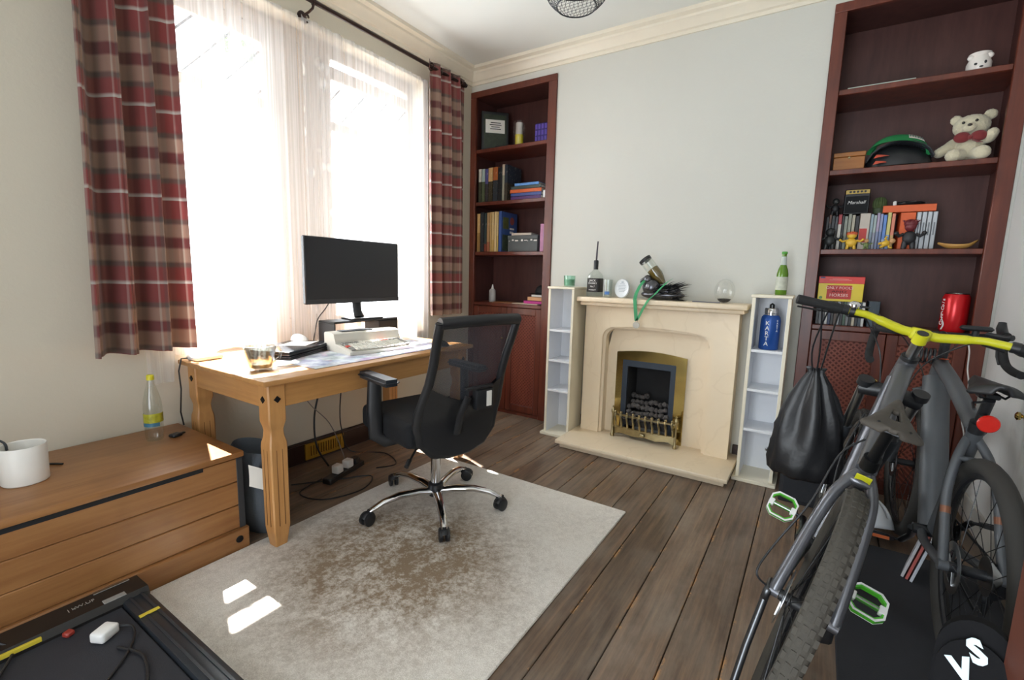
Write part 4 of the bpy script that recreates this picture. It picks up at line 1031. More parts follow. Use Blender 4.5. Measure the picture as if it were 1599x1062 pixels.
# ------------------------------------------------------------------ mantel and tower tops
MZ = 1.0905
cg = thing('candle_glass', 'small green glass candle on top of the left white tower', 'candle', (1.088, -.15, 1.1575))
m = MB(); m.lathe([(0, 0), (.038, 0), (.041, .004), (.045, .083), (.042, .083), (.039, .008), (0, .008)], 28); m.build('glass', glass('green_glass', (.80, .93, .87, 1), 0, .75, .2), cg)
m = MB(); m.lathe([(0, .009), (.0385, .009), (.040, .055), (0, .055)], 24); m.build('wax', pm('green_wax', 'a5cdb6', .6), cg)
wb = thing('whiskey_bottle', 'square black-labelled whiskey bottle with long dark stick on the mantel', 'bottle', (1.29, -.13, MZ))
def sq_lathe(m, prof, p=.32, n=32):
    vs = []; fs = []
    for r, z, s in prof:
        for k in range(n):
            a = 2*pi*k/n; ca, sa = cos(a), sin(a)
            q = (abs(ca)**(2/s)+abs(sa)**(2/s))**(-s/2) if s > 0 else 1
            e = (abs(ca)**s+abs(sa)**s)**(-1/s)
            vs.append((r*ca*e, r*sa*e, z))
    for i in range(len(prof)-1):
        for k in range(n): fs.append((i*n+k, i*n+(k+1) % n, i*n+n+(k+1) % n, i*n+n+k))
    m.raw(vs, fs)
m = MB(); sq_lathe(m, [(.002, .002, 6), (.046, 0, 6), (.049, .006, 6), (.049, .145, 6), (.043, .165, 4), (.025, .188, 2.5), (.016, .20, 2), (.0145, .24, 2), (.016, .255, 2)]); m.build('bottle', CLEARP, wb, smooth=50)
m = MB(); sq_lathe(m, [(.0502, .035, 6), (.0502, .135, 6)]); lb_ = m.build('black_label', pm('label_black', '2b2523', .5), wb, smooth=50)
Lx = Matrix(((1, 0, 0, 0), (0, 0, -1, 0), (0, 1, 0, 0), (0, 0, 0, 1)))
for s_, z_, q in (('JACK', .118, .022), ("DANIEL'S", .098, .016), ('No.7', .075, .018), ('WHISKEY', .05, .013)): text('lettering', s_, q, T(0, -.0508, z_) @ Lx, WHITE, lb_)
m = MB(); m.lathe([(.0175, .20), (.0175, .262), (.014, .268), (0, .268)], 20); m.build('black_neck_seal', BLACK, wb)
m = MB(); m.cyl((0, 0, .268), (.006, .0, .405), .0065, .0055, 10); m.build('dark_stick', pm('dark_stick', '3a3440', .5), wb)
sg = thing('shot_glass', 'slim clear glass with blue print standing beside the whiskey bottle', 'glass', (1.392, -.13, MZ))
m = MB(); m.lathe([(0, 0), (.029, 0), (.030, .012), (.032, .128), (.030, .128), (.027, .014), (0, .014)], 28); m.build('tumbler', CLEARP, sg)
m = MB(); m.grid(lambda u, v: (.0312*cos(-2.0+1.2*u), .0312*sin(-2.0+1.2*u), .02+.022*v), 10, 2); m.build('blue_print', pm('blue_print', '4e7fc4', .5), sg)
m = MB(); m.grid(lambda u, v: (.0325*cos(-2.6+.45*u), .0325*sin(-2.6+.45*u), .005+.12*v), 6, 2); m.build('white_strip', WHITE, sg)
ov = thing('oval_plaque', 'white oval plaque standing on the mantel left of the bottle holder', 'plaque', (1.497, -.13, MZ), 0, M=T(1.497, -.13, MZ) @ RX(-.12))
m = MB(); m.lathe([(0, -.008), (1, -.008), (1.0, .004), (.93, .010), (.80, .004), (0, .004)], 40, T(0, 0, .068) @ Lx @ SC(.054, .070, 1)); m.build('disc', pm('white_resin', 'e4e9ee', .5, var=.03), ov)
m = MB()
for i, w in enumerate((.018, .026, .028, .024, .026, .02)): m.box(-w, w, -.0062, -.004, .098-.011*i, .102-.011*i, .0005)
m.box(-.008, .008, -.0062, -.004, .108, .118, .002); m.build('raised_lettering', pm('relief_grey', 'bcc5cd', .5), ov)
# sculpted bottle holder
bh = thing('bottle_holder', 'pewter feathered bird sculpture cradling a tilted bottle on the mantel', 'sculpture', (1.79, -.13, MZ))
PEW = pm('pewter', '77777c', .26, .9, var=.35, vs=30)
m = MB(); m.ball((0, 0, .035), (.15, .062, .036), 24, 12); m.ball((-.075, -.012, .085), (.062, .055, .062), 20, 12); m.ball((.03, .005, .06), (.09, .055, .045), 18, 10); m.ball((-.10, -.03, .135), (.03, .03, .034), 14, 9)
m.tube([(-.12, -.035, .14), (-.14, -.045, .128), (-.145, -.05, .112)], [.014, .010, .002], 8)
random.seed(3)
for i in range(95):                                  # feathers sweeping to the right, spiking out at the tail
    t = random.random(); a = random.uniform(-1.7, 1.7)
    x = -.06+.19*t; r = .055+.012*random.random()
    p = Vector((x, -r*cos(a)*.95, .055+.045*sin(a)*1.0-.01*t)); d = Vector((.05+.03*random.random(), -.014*cos(a)+random.uniform(-.01, .01), .010+.014*sin(a)+random.uniform(-.008, .014)))
    m.tube([p, p+d*.5+Vector((0, 0, .003)), p+d], [.007, .0065, .0008], 5, flat=.4)
m.build('bird_body', PEW, bh, smooth=40)
m = MB(); m.ball((-.085, -.068, .09), (.016, .006, .016), 12, 8); m.build('eye_boss', pm('pewter_light', '8b8b90', .3, .8), bh)
Bt = T(.022, .0, .090)                                # bottle: neck down to the right, base up to the left
d = Vector((-.177, 0, .202)).normalized(); Mb = T(.022, 0, .092) @ d.to_track_quat('Z', 'Y').to_matrix().to_4x4()
tb = thing('wine_bottle', 'tilted clear bottle with olive contents resting upside down in the bird sculpture', 'bottle', M=T(1.79, -.13, MZ) @ Mb)
m = MB(); m.lathe([(.013, -.03), (.014, .0), (.018, .03), (.034, .075), (.041, .10), (.042, .235), (.038, .245), (0, .238)], 28); m.build('glass', CLEARP, tb)
m = MB(); m.lathe([(.0, .028), (.016, .03), (.032, .075), (.0395, .10), (.040, .155), (0, .155)], 28); m.build('olive_contents', pm('olive_liquid', '6f5a1e', .15, var=.15), tb)
m = MB(); m.lathe([(.0425, .225), (.0435, .232), (.0435, .247), (.036, .249), (0, .243)], 28); m.build('black_base_rim', BLACK, tb)
ln = thing('medal_lanyard', 'green ribbon lanyard with clear medal draped over the bottle holder', 'medal', (1.70, -.22, 1.12))
RIB = pm('green_ribbon', '3f9f68', .6, var=.15)
m = MB()
def strip(pts, w, wd):
    wd = Vector(wd).normalized()*w; P = [Vector(p) for p in pts]
    vs = [p-wd for p in P]+[p+wd for p in P]; off = Vector((0, -.0012, 0)); n_ = len(P)
    vs += [v+off for v in vs]
    fs = []
    for i in range(n_-1): fs += [(i, i+1, n_+i+1, n_+i), (2*n_+i, 3*n_+i, 3*n_+i+1, 2*n_+i+1), (i, 2*n_+i, 2*n_+i+1, i+1), (n_+i, n_+i+1, 3*n_+i+1, 3*n_+i)]
    m.raw(vs, fs)
strip([(1.845, -.13, 1.235), (1.835, -.20, 1.215), (1.80, -.212, 1.175), (1.765, -.225, 1.13), (1.735, -.256, 1.095), (1.705, -.258, 1.04), (1.672, -.258, .965), (1.662, -.258, .945)], .0135, (1, 0, .55))
strip([(1.70, -.15, 1.235), (1.675, -.185, 1.22), (1.652, -.205, 1.18), (1.640, -.235, 1.13), (1.640, -.257, 1.09), (1.648, -.258, 1.03), (1.656, -.258, .97), (1.660, -.258, .945)], .012, (1, 0, .1))
m.build('ribbon', RIB, ln, world=True, smooth=60)
m = MB(); m.lathe([(0, -.003), (.022, -.003), (.024, 0), (.022, .003), (0, .003)], 24, T(1.661, -.2585, .915) @ Lx); m.build('medal_disc', pm('clear_medal', 'c9c4ba', .2, var=.15), ln, world=True)
m = MB(); m.torus(.007, .0015, 14, 5, M=T(1.661, -.2585, .941) @ Lx); m.build('ring', STEEL, ln, world=True)
m = MB(); m.box(-.085, .085, -.006, .006, 0, .006, .001); tag(m.build('pen', pm('slate_pen', '6d6f80', .5), loc=(2.085, -.18, MZ), rz=-.04), 'thin slate grey pen lying on the mantel beside the glass globe', 'pen')
gg = thing('glass_globe', 'clear glass globe with dark sand in its base on the mantel', 'ornament', (2.185, -.14, MZ))
m = MB(); m.ball((0, 0, .077), (.062, .062, .077), 28, 16); m.build('globe', glass('thin_globe', (.98, .985, .98, 1), 0, .80, .15), gg)
m = MB(); m.lathe([(0, .003), (.02, .006), (.034, .016), (.041, .027), (0, .031)], 24); m.build('dark_sand', pm('dark_sand', '3c3a37', .9, var=.3, vs=80), gg)
be = thing('beer_bottle', 'green beer bottle with white label standing on the right white tower', 'bottle', (2.498, -.15, 1.1575))
GRN = pm('green_beer_glass', '5f8a1c', .12, var=.15, spec=.6); 
m = MB(); m.lathe([(0, 0), (.029, 0), (.031, .004), (.031, .125), (.026, .150), (.0155, .180), (.0125, .215), (.0125, .24), (.0145, .242), (.0145, .25), (0, .25)], 28); m.build('bottle', GRN, be)
m = MB(); m.lathe([(.0315, .03), (.0315, .108)], 28, cap=False); m.build('label', pm('beer_label', 'd9dccb', .5, var=.3, vs=45), be)
m = MB(); m.lathe([(.0178, .178), (.0142, .212), (.0140, .228)], 20, cap=False); m.build('neck_label', pm('beer_neck', 'cfd8d2', .5, var=.2), be)
m = MB(); m.lathe([(.0155, .244), (.0155, .254), (.013, .257), (0, .257)], 20); m.build('cap', pm('green_cap', '4fa33a', .4), be)
fk = thing('flask', 'blue metal flask lettered KARTA in the top of the right white tower', 'flask', (2.464, -.19, .8285))
BLU = pm('flask_blue', '1f4f9c', .35, .2, var=.06)
m = MB(); m.lathe([(0, 0), (.050, 0), (.054, .005), (.054, .175), (.050, .195), (.041, .207), (0, .207)], 36); m.build('body', BLU, fk)
m = MB(); m.lathe([(.036, .207), (.036, .216), (.038, .218), (.038, .245), (.034, .25), (0, .25)], 28); m.build('steel_cap', CHROME, fk)
m = MB(); m.tube([(-.008, 0, .25), (-.008, 0, .268), (.0, 0, .275), (.008, 0, .268), (.008, 0, .25)], .006, 8); m.build('cap_loop', DSTEEL, fk)
aL = radians(-90-12)
for i, c in enumerate('KARTA'):
    text('lettering', c, .036, RZ(aL+pi/2) @ T(0, -.0545, .160-.031*i) @ Lx, WHITE, fk)
    text('lettering', c, .017, RZ(aL+pi/2+1.0) @ T(0, -.0545, .176-.015*i) @ Lx, WHITE, fk)

# ------------------------------------------------------------------ right alcove
R1, R2, R3, RC = 2.3355, 1.8925, 1.4365, .9855
pg_ = thing('animal_pot', 'small white ceramic animal face pot on the topmost shelf of right alcove', 'pot', (3.272, .09, R1))
m = MB(); m.lathe([(0, 0), (.040, 0), (.050, .02), (.050, .05), (.040, .075), (.036, .085), (.045, .098), (.042, .10), (.032, .088), (0, .08)], 28); m.build('pot_body', pm('white_glaze', 'e9e2dc', .25, var=.04), pg_)
m = MB(); m.ball((-.02, -.046, .038), (.007, .004, .006), 8, 6); m.ball((.016, -.047, .043), (.006, .004, .008), 8, 6); m.ball((.002, -.05, .022), (.008, .004, .004), 8, 6); m.build('face', BLACK, pg_)
m = MB(); m.ball((-.038, -.02, .078), (.014, .010, .014), 10, 7); m.ball((.036, -.02, .08), (.014, .010, .014), 10, 7); m.build('ears', pm('white_glaze', 'e9e2dc', .25), pg_)
m = MB(); m.box(-.15, .15, -.012, .17, 0, .006, .001); tag(m.build('glass_sheet', pm('pale_glass_edge', 'b9c6bc', .2, var=.1), loc=(2.865, .018, R1)), 'thin pale glass sheet lying along the topmost shelf of right alcove', 'glass sheet')
wx = thing('wooden_box', 'small honey wooden box at the left end of the teddy bear shelf', 'box', (2.763, .04, R2))
OAK = wood('oak_box', '8a5524', 'a86d33', (3, 30, 30), .45, .05)
m = MB(); m.box(-.075, .075, 0, .11, 0, .075, .003); m.build('box', OAK, wx); m = MB(); m.box(-.077, .077, -.002, .112, .0765, .102, .003); m.build('lid', OAK, wx)
m = MB(); m.lathe([(.006, 0), (.006, .006), (0, .01)], 10, T(0, -.002, .07) @ RX(pi/2)); m.build('clasp', BRASSO, wx)
hm = thing('cycle_helmet', 'black cycle helmet with coral flashes under the green cap on right alcove shelf', 'helmet', (2.995, .12, R2))
m = MB()
def shell(u, v, k=1.0):
    a = 2*pi*u; f = v*.5*pi
    return (.150*k*cos(a)*cos(f)**.8, .095*k*sin(a)*cos(f)**.8, .008+.118*k*sin(f)*(1-.12*cos(a)))
m.grid(lambda u, v: shell(u, v), 40, 12); m.build('shell', BLACK, hm)
m = MB()
for k in range(7):
    a0 = -.065+.0217*k
    pts = [(.15*cos(t), a0*(1+.25*sin(t))-.004, .012+.122*sin(t)) for t in [.25+.33*j for j in range(9)]]
    m.tube(pts, .009, 6, flat=.6)
m.build('ribs', pm('helmet_gloss', '34363b', .2), hm)
m = MB()
for s in (0, 1): m.grid(lambda u, v: (-.118+.07*u+.012*v, -.086-.012*sin(pi*u)+.012*v, .018+.034*s+.022*v*(1-u)+.008*u), 6, 4)
m.build('coral_flash', pm('coral', 'd9654f', .4), hm)
gc = thing('green_cap', 'green sun visor cap with white badge resting on the black helmet', 'cap', M=T(2.99, .115, R2+.112) @ RY(.10))
GC = pm('green_felt', '1f8a4c', .85, var=.1)
m = MB(); m.grid(lambda u, v: (.145*(1-.15*v)*cos(-pi+pi*u)*1.0, -.03-.085*(1-.4*v)*sin(pi*u)*-1*-1, .014-.055*(abs(2*u-1)**2.2)+.008*v*sin(pi*u)), 30, 8)
m.grid(lambda u, v: (.138*(1-.25*v*v)*cos(pi*u), -.10*sin(pi*u)*(1-v)+.05*sin(pi*u)*v*.6, .020-.055*(abs(2*u-1)**2.2)*(1-.3*v)+.06*sin(v*pi*.5)*sin(pi*u)**.7), 30, 10)
m.build('visor', GC, gc, smooth=70)
def crown(u, v, k=0.0):
    return Vector(((.138+k)*(1-.25*v*v)*cos(pi*u), -(.10+k)*sin(pi*u)*(1-v)+.05*sin(pi*u)*v*.6, .020-.055*(abs(2*u-1)**2.2)*(1-.3*v)+.06*sin(v*pi*.5)*sin(pi*u)**.7+k*v))
m = MB(); m.grid(lambda u, v: crown(.43-.20*u, .22+.40*v, .003), 10, 4); bd = m.build('white_badge', PAPER, gc)
m = MB()
for i in range(6):
    a_, b_ = crown(.415-.03*i, .34, .0045), crown(.415-.03*i, .50, .0045); m.tube([a_, b_], .0035, 5)
m.build('badge_print', pm('badge_grey', '7d8a80', .6), bd, smooth=0)
# teddy bear
td = thing('teddy_bear', 'cream plush teddy bear with red bow sitting on right alcove shelf', 'teddy bear', (3.285, .125, R2), -.12)
FUR = pm('cream_plush', 'd9d0b4', .95, var=.14, vs=40, bs=.9, bsc=260, sheen=.4)
m = MB()
for c, r in (((0, .01, .085), (.066, .060, .080)), ((.002, 0, .192), (.076, .060, .060)), ((-.008, -.052, .176), (.030, .026, .024)), ((-.062, .01, .235), (.026, .016, .026)), ((.070, .01, .244), (.028, .016, .028))):
    m.ball(c, r, 20, 14)
m.tube([(-.055, 0, .115), (-.085, -.02, .085), (-.112, -.03, .065)], [.028, .027, .026], 12); m.ball((-.114, -.031, .064), .026)
m.tube([(.055, 0, .12), (.075, -.045, .115), (.082, -.06, .13)], [.026, .027, .026], 12); m.ball((.083, -.061, .132), .026)
m.tube([(-.03, -.03, .04), (-.055, -.075, .034)], [.034, .033], 12); m.ball((-.057, -.08, .034), (.034, .028, .034))
m.tube([(.03, -.03, .04), (.05, -.08, .036)], [.034, .034], 12); m.ball((.052, -.085, .036), (.036, .028, .036))
ob_ = m.build('body', FUR, td)
rm = ob_.modifiers.new('r', 'REMESH'); rm.mode = 'VOXEL'; rm.voxel_size = .0045; rm.use_smooth_shade = True
sm = ob_.modifiers.new('s', 'SMOOTH'); sm.iterations = 4; sm.factor = .6
tx = bpy.data.textures.new('fur_clumps', 'CLOUDS'); tx.noise_scale = .008
dm = ob_.modifiers.new('d', 'DISPLACE'); dm.texture = tx; dm.strength = .005; dm.mid_level = .5
m = MB(); m.ball((-.034, -.054, .203), .007, 10, 7); m.ball((.016, -.059, .207), .007, 10, 7); m.build('eyes', pm('bead_black', '101010', .15), td)
m = MB(); m.ball((-.009, -.078, .184), (.010, .006, .007), 10, 7); m.build('nose', pm('nose_brown', '2a1f1b', .4), td)
m = MB()
for s in (1, -1): m.ball((s*.032, -.066, .126), (.034, .014, .028), 14, 8)
m.ball((0, -.070, .122), (.012, .012, .013)); m.tube([(.0, -.068, .118), (.03, -.075, .095), (.05, -.082, .088)], [.008, .010, .004], 8, flat=.4); m.build('red_bow', pm('red_velvet', '7d1e22', .8, var=.2, sheen=.4), td)

# third shelf of the right alcove
def bxp(v): return 2.683+((1280+v/8)-1290)/(1466-1290)*.519
g = 'comic paperbacks on the third shelf of the right alcove'
spec = [(92, 'dark grey paperback spine', spine('2c2b2e', '3a2f2a')), (130, 'rust topped black paperback spine', spine('5d3a2a', '202022', .75)), (165, 'black paperback spine', spine('26272b')), (215, 'charcoal paperback spine', spine('3c3d42', '2c2b2c')), (255, 'white paperback spine with red top', spine('a6333a', 'cfcac0', .72)), (308, 'narrow black paperback spine', spine('161618')), (338, 'grey-green paperback spine', spine('8f958a', '8a8f80')), (388, 'sage grey paperback spine', spine('9a9c8e', '82806c')), (438, 'cream and grey paperback spine', spine('b0ab98', '6f6a58')), (486, 'dark paperback spine with orange face', spine('232124', '2f4a4a', .3)), (540, 'thick cream paperback spine with red panel', pm('cream_spine', 'cdc3b8', .5)), (682, 'pale blue banded paperback spine', spine('8fa3b0', '7f8fa0', .5, 120)), (722, 'grey banded paperback spine', spine('9fb0b0', '8d93a5', .5, 120)), (762, 'lilac banded paperback spine', spine('a79ab5', '7d88a8', .5, 120)), (802, 'slate banded paperback spine', spine('8a93b8', '6c7da8', .5, 120)), (842, 'sky blue paperback spine', spine('5f86c9', 'a9b8d5', .3)), (892, 'rainbow paperback spine', spine('c9c07a', '7fa0d0', .4)), (945, 'pink and orange paperback spine', spine('d9836a', 'c9a26a', .4)), (995, 'x', None)]
for i in range(len(spec)-1):
    v, nm, mt = spec[i]; x0 = bxp(v); x1 = bxp(spec[i+1][0])
    b_ = book('book', nm+' in the comic row of right alcove', x0+.0006, x1-.0006, .10, .24, R3, R3+.200+.006*((i*5) % 3), mt, g)
    if v == 540:
        m = MB(); m.box(-.022, .014, -.0012, .0005, .045, .125); m.build('red_panel', pm('red_panel', 'c93a35', .5), b_, smooth=0)
ob2 = book('book', 'bright orange paperback left of the four white volumes in right alcove', bxp(1048), bxp(1238), .10, .24, R3, R3+.208, pm('bright_orange', 'e0622c', .5, var=.1), g)
for i in range(4):
    x0 = bxp(1242+i*62); b_ = book('book', ['first', 'second', 'third', 'last'][i]+' from left of four matching white volumes in right alcove', x0+.0006, x0+(bxp(62)-bxp(0))-.0006, .10, .24, R3, R3+.208, pm('white_spine', 'c3c8ce', .5, var=.06), g)
    m = MB(); m.box(-.003, .003, -.0008, .0003, .08, .15); m.build('title', pm('title_grey', '7f858c', .6), b_, smooth=0)
am = thing('mini_amplifier', 'miniature black guitar amplifier with gold panel on top of the comic row', 'amplifier', (2.828, .17, R3+.2125))
m = MB(); m.box(-.062, .062, -.045, .045, 0, .145, .004); m.build('cabinet', BLACK, am)
m = MB(); m.box(-.055, .055, -.0475, -.045, .008, .105, .001); m.build('grille', pm('grille_cloth', '1d1f22', .9, bs=.4, bsc=400), am)
m = MB(); m.box(-.058, .058, -.048, -.045, .118, .142, .001); gp = m.build('gold_panel', pm('gold_panel', 'b09654', .35, .5), am, smooth=0)
m = MB()
for i in range(5): m.cyl((-.036+.018*i, -.048, .130), (-.036+.018*i, -.055, .130), .006, n=10)
m.build('control_knobs', BLACK, gp)
text('script_logo', 'Marshall', .026, T(0, -.0485, .068) @ Lx @ Matrix(((1, .3, 0, 0), (0, 1, 0, 0), (0, 0, 1, 0), (0, 0, 0, 1))), WHITE, am)
ca = thing('toy_plant', 'small green cactus pot standing on the comic row beside the amplifier', 'plant', (2.942, .16, R3+.2125))
m = MB(); m.lathe([(0, 0), (.026, 0), (.032, .03), (.03, .032), (0, .03)], 20); m.build('pot', pm('dark_green_pot', '3c4a30', .6), ca)
m = MB(); n = 32
m.raw([(r*(1+.12*(k % 2))*cos(2*pi*k/n), r*(1+.12*(k % 2))*sin(2*pi*k/n), z) for r, z in ((.024, .03), (.031, .05), (.030, .075), (.02, .092), (.002, .097)) for k in range(n)], [(i*n+k, i*n+(k+1) % n, i*n+n+(k+1) % n, i*n+n+k) for i in range(4) for k in range(n)])
m.build('cactus', pm('cactus_green', '4a5a30', .8, var=.25, vs=60), ca)
flat_book('book', 'orange hardback lying flat on top of the right end of comic row', 3.075, .17, .235, .13, R3+.2125, R3+.252, pm('bright_orange', 'e0622c', .5, var=.1), None, 'book', -.02)
gd = thing('toy_glider', 'black toy with grey nozzle lying on the flat orange hardback', 'toy', (3.075, .16, R3+.2525))
m = MB(); m.ball((0, 0, .014), (.075, .02, .012), 16, 8); m.box(-.02, .05, -.035, .035, .012, .018, .003); m.build('body', BLACK, gd)
m = MB(); m.lathe([(0, 0), (.009, 0), (.009, .022), (.006, .026), (0, .026)], 12, T(-.065, -.02, 0)); m.build('white_nozzle', WHITE, gd); m = MB(); m.cyl((-.03, -.022, .014), (.03, -.022, .020), .004, n=8); m.build('steel_rod', STEEL, gd)
# plain little figures
def figure(lab, loc, hgt, cb_, ch_, lean=0, wide=1.0, arms=True, top=None):
    t = thing('toy_figure', lab, 'toy', M=T(*loc) @ RX(lean))
    h = hgt; m = MB()
    m.ball((0, 0, h*.38), (h*.20*wide, h*.15, h*.24)); m.tube([(-h*.10*wide, 0, h*.25), (-h*.13*wide, -h*.01, .0)], [h*.085, h*.075], 10); m.tube([(h*.10*wide, 0, h*.25), (h*.13*wide, -h*.01, 0)], [h*.085, h*.075], 10)
    if arms:
        for s in (-1, 1): m.tube([(s*h*.17*wide, 0, h*.50), (s*h*.30*wide, -h*.04, h*.44), (s*h*.38*wide, -h*.08, h*.52)], [h*.06, h*.055, h*.06], 8); m.ball((s*h*.385*wide, -h*.085, h*.53), h*.07, 10, 7)
    m.build('body', cb_, t)
    m = MB(); m.ball((0, -h*.02, h*.76), (h*.17*wide, h*.15, h*.18)); m.build('head', ch_, t)
    if top:
        m = MB(); m.ball((0, 0, h*.86), (h*.2*wide, h*.17, h*.14))
        for k in range(7): a = k*2*pi/7; m.tube([(h*.12*cos(a), h*.1*sin(a), h*.88), (h*.25*cos(a), h*.2*sin(a), h*.97)], [h*.05, h*.005], 6)
        m.build('hair', top, t)
    return t
YEL = pm('toy_yellow', 'e0b43a', .45, var=.08); DKT = pm('toy_dark', '242428', .5, var=.2); DK2 = pm('toy_gunmetal', '3d3f3f', .45, .3, var=.3, vs=60); FLE = pm('toy_tan', 'd0a070', .5)
figure('stout yellow toy figure standing in front of the comic row', (2.822, .05, R3), .105, YEL, YEL, wide=1.35, top=pm('toy_orange', 'd1633a', .5))
figure('tiny green and tan toy figure between the two yellow toys', (2.895, .055, R3), .065, pm('toy_green', '6a7d4a', .5), FLE)
t_ = figure('small yellow toy figure crouching in front of the comic row', (2.965, .045, R3), .085, YEL, FLE, lean=-.0)
t_.matrix_basis = T(2.955, .04, R3+.020) @ RZ(.2) @ RY(1.15)
figure('black toy figure with dark red spiky hair in front of orange paperback', (3.085, .05, R3), .165, DKT, pm('toy_maroon', '6d2329', .5), wide=.95, top=pm('toy_maroon', '6d2329', .5))
figure('dark gunmetal toy figure at the left end of the comic row', (2.715, .05, R3), .135, DK2, DK2, wide=1.1)
figure('small dark toy figure standing on the books left of the amplifier', (2.725, .16, R3+.2125), .11, DKT, DK2)
dsh = MB()
n_ = 24; vs = []
for i in range(13):
    t = i/12; w = .030*sin(pi*min(max(t, .04), .97))**.7+.003; x = -.075+.155*t; lift = .012*(2*t-1)**2+(.012*max(0, t-.8)*5)
    for k in range(9): a = pi*k/8; vs.append((x, -w*cos(a), lift+.024-.024*sin(a)*(w/.033)))
dsh.raw(vs, [(i*9+k, i*9+k+1, i*9+10+k, i*9+9+k) for i in range(12) for k in range(8)])
od = dsh.build('wooden_dish', wood('olive_wood', 'a8793c', 'c79a55', (4, 30, 30), .5, .04), loc=(3.288, .055, R3), smooth=60)
sf = od.modifiers.new('t', 'SOLIDIFY'); sf.thickness = .004; sf.offset = 1
tag(od, 'leaf-shaped pale wooden dish at the right end of the comic shelf', 'dish')
# counter of the right alcove
g = 'disc cases on the counter of the right alcove'
random.seed(11)
cols = [('black', '1c1c1f'), ('grey', '5a5b5e'), ('black', '242428'), ('white', 'b9b8b4'), ('dark blue', '2b3550'), ('black', '1a1a1c'), ('brown', '4a3a30'), ('silver', '8d9094'), ('black', '202024'), ('green', '3a5040'), ('grey', '6d6e70'), ('black', '19191b'), ('cream', 'b8ad98'), ('black', '222226'), ('slate', '3d4650'), ('white', 'c4c4c0')]
for i, (nm, c) in enumerate(cols):
    x0 = 2.690+i*.0150
    t = thing('disc_case', nm+' disc case spine, '+ORD[i]+' from left under the yellow game box', 'disc case', (x0+.0072, .04, RC), 0, g)
    m = MB(); m.box(-.0068, .0068, 0, .12, 0, .142, .0008); m.build('case', spine(c, None, .5, 90), t)
lg_ = book('book', 'tall dark book with pale edge standing right of the disc cases', 2.945, 3.0, .06, .20, RC, RC+.150, spine('2b3a44', '3a4a55'), None)
gb = thing('game_box', 'yellow and red board game box lettered Only Fools and Horses', 'game box', (2.798, .03, RC+.1425))
m = MB(); m.box(-.112, .112, 0, .10, 0, .112, .002); m.build('yellow_box', pm('game_yellow', 'd8bf1e', .4, var=.05), gb)
m = MB(); m.box(-.1135, .1135, -.0015, .1015, .106, .148, .002); ld = m.build('red_lid', pm('game_red', 'cf3026', .4, var=.08), gb)
m = MB(); m.box(-.06, .05, -.0025, -.0015, .126, .1285); m.box(-.045, .035, -.0025, -.0015, .132, .134); m.build('lid_print', pm('pink_print', 'e8958a', .5), ld, smooth=0)
m = MB(); m.box(-.106, -.082, -.0028, -.0015, .136, .145); m.build('blue_tab', pm('navy_tab', '3a3a66', .5), ld, smooth=0)
m = MB(); m.box(-.067, .055, -.0016, .0, .014, .096); rp = m.build('red_title_panel', pm('game_title_red', 'b92a22', .5), gb, smooth=0)
text('lettering', 'ONLY FOOLS', .0225, T(-.006, -.0024, .080) @ Lx, pm('pale_pink', 'f0c9c0', .5), rp); text('lettering', 'AND', .016, T(-.006, -.0026, .058) @ Lx @ SC(2.2, 1, 1), BLACKM, rp); text('lettering', 'HORSES', .026, T(-.006, -.0024, .036) @ Lx, pm('pale_pink', 'f0c9c0', .5), rp)
m = MB(); m.lathe([(0, 0), (.009, 0), (.009, .001), (0, .001)], 16, T(-.095, 0, .02) @ RX(pi/2)); m.build('green_badge', pm('badge_green', '5a8a3c', .5), gb)
cn = thing('drink_can', 'oversized red drinks can with white script on the counter of right alcove', 'can', (3.328, .085, RC))
m = MB(); m.lathe([(0, .004), (.046, .004), (.05, 0), (.052, .003), (.0585, .016), (.0585, .190), (.050, .208)], 40, cap=False); m.build('body', pm('can_red', 'cf1b22', .25, .3, var=.04), cn)
m = MB(); m.lathe([(.050, .208), (.052, .211), (.050, .214), (.047, .207), (0, .206)], 40); m.build('steel_rim', STEEL, cn)
m = MB(); m.grid(lambda u, v: (.0589*cos(-2.72+.18*sin(v*5.5)+.16*u*(1-.4*v)), .0589*sin(-2.72+.18*sin(v*5.5)+.16*u*(1-.4*v)), .012+.10*v), 6, 20); m.build('white_ribbon', WHITE, cn)
aC = -2.75
for i, c in enumerate('Coca-Cola'):
    text('script_lettering', c, .030, RZ(aC+pi/2-.0) @ T(0, -.059, .045+.0165*i) @ Lx @ RZ(pi/2) @ Matrix(((1, .25, 0, 0), (0, 1, 0, 0), (0, 0, 1, 0), (0, 0, 0, 1))), WHITE, cn)
cable('charging_cable', 'white cable hanging down the right post of the right alcove', [(3.372, -.02, .962), (3.39, -.024, .9), (3.395, -.024, .8), (3.41, -.024, .7), (3.40, -.024, .55), (3.425, -.024, .42), (3.42, -.026, .25), (3.43, -.024, .05)], WHITE, .0035)
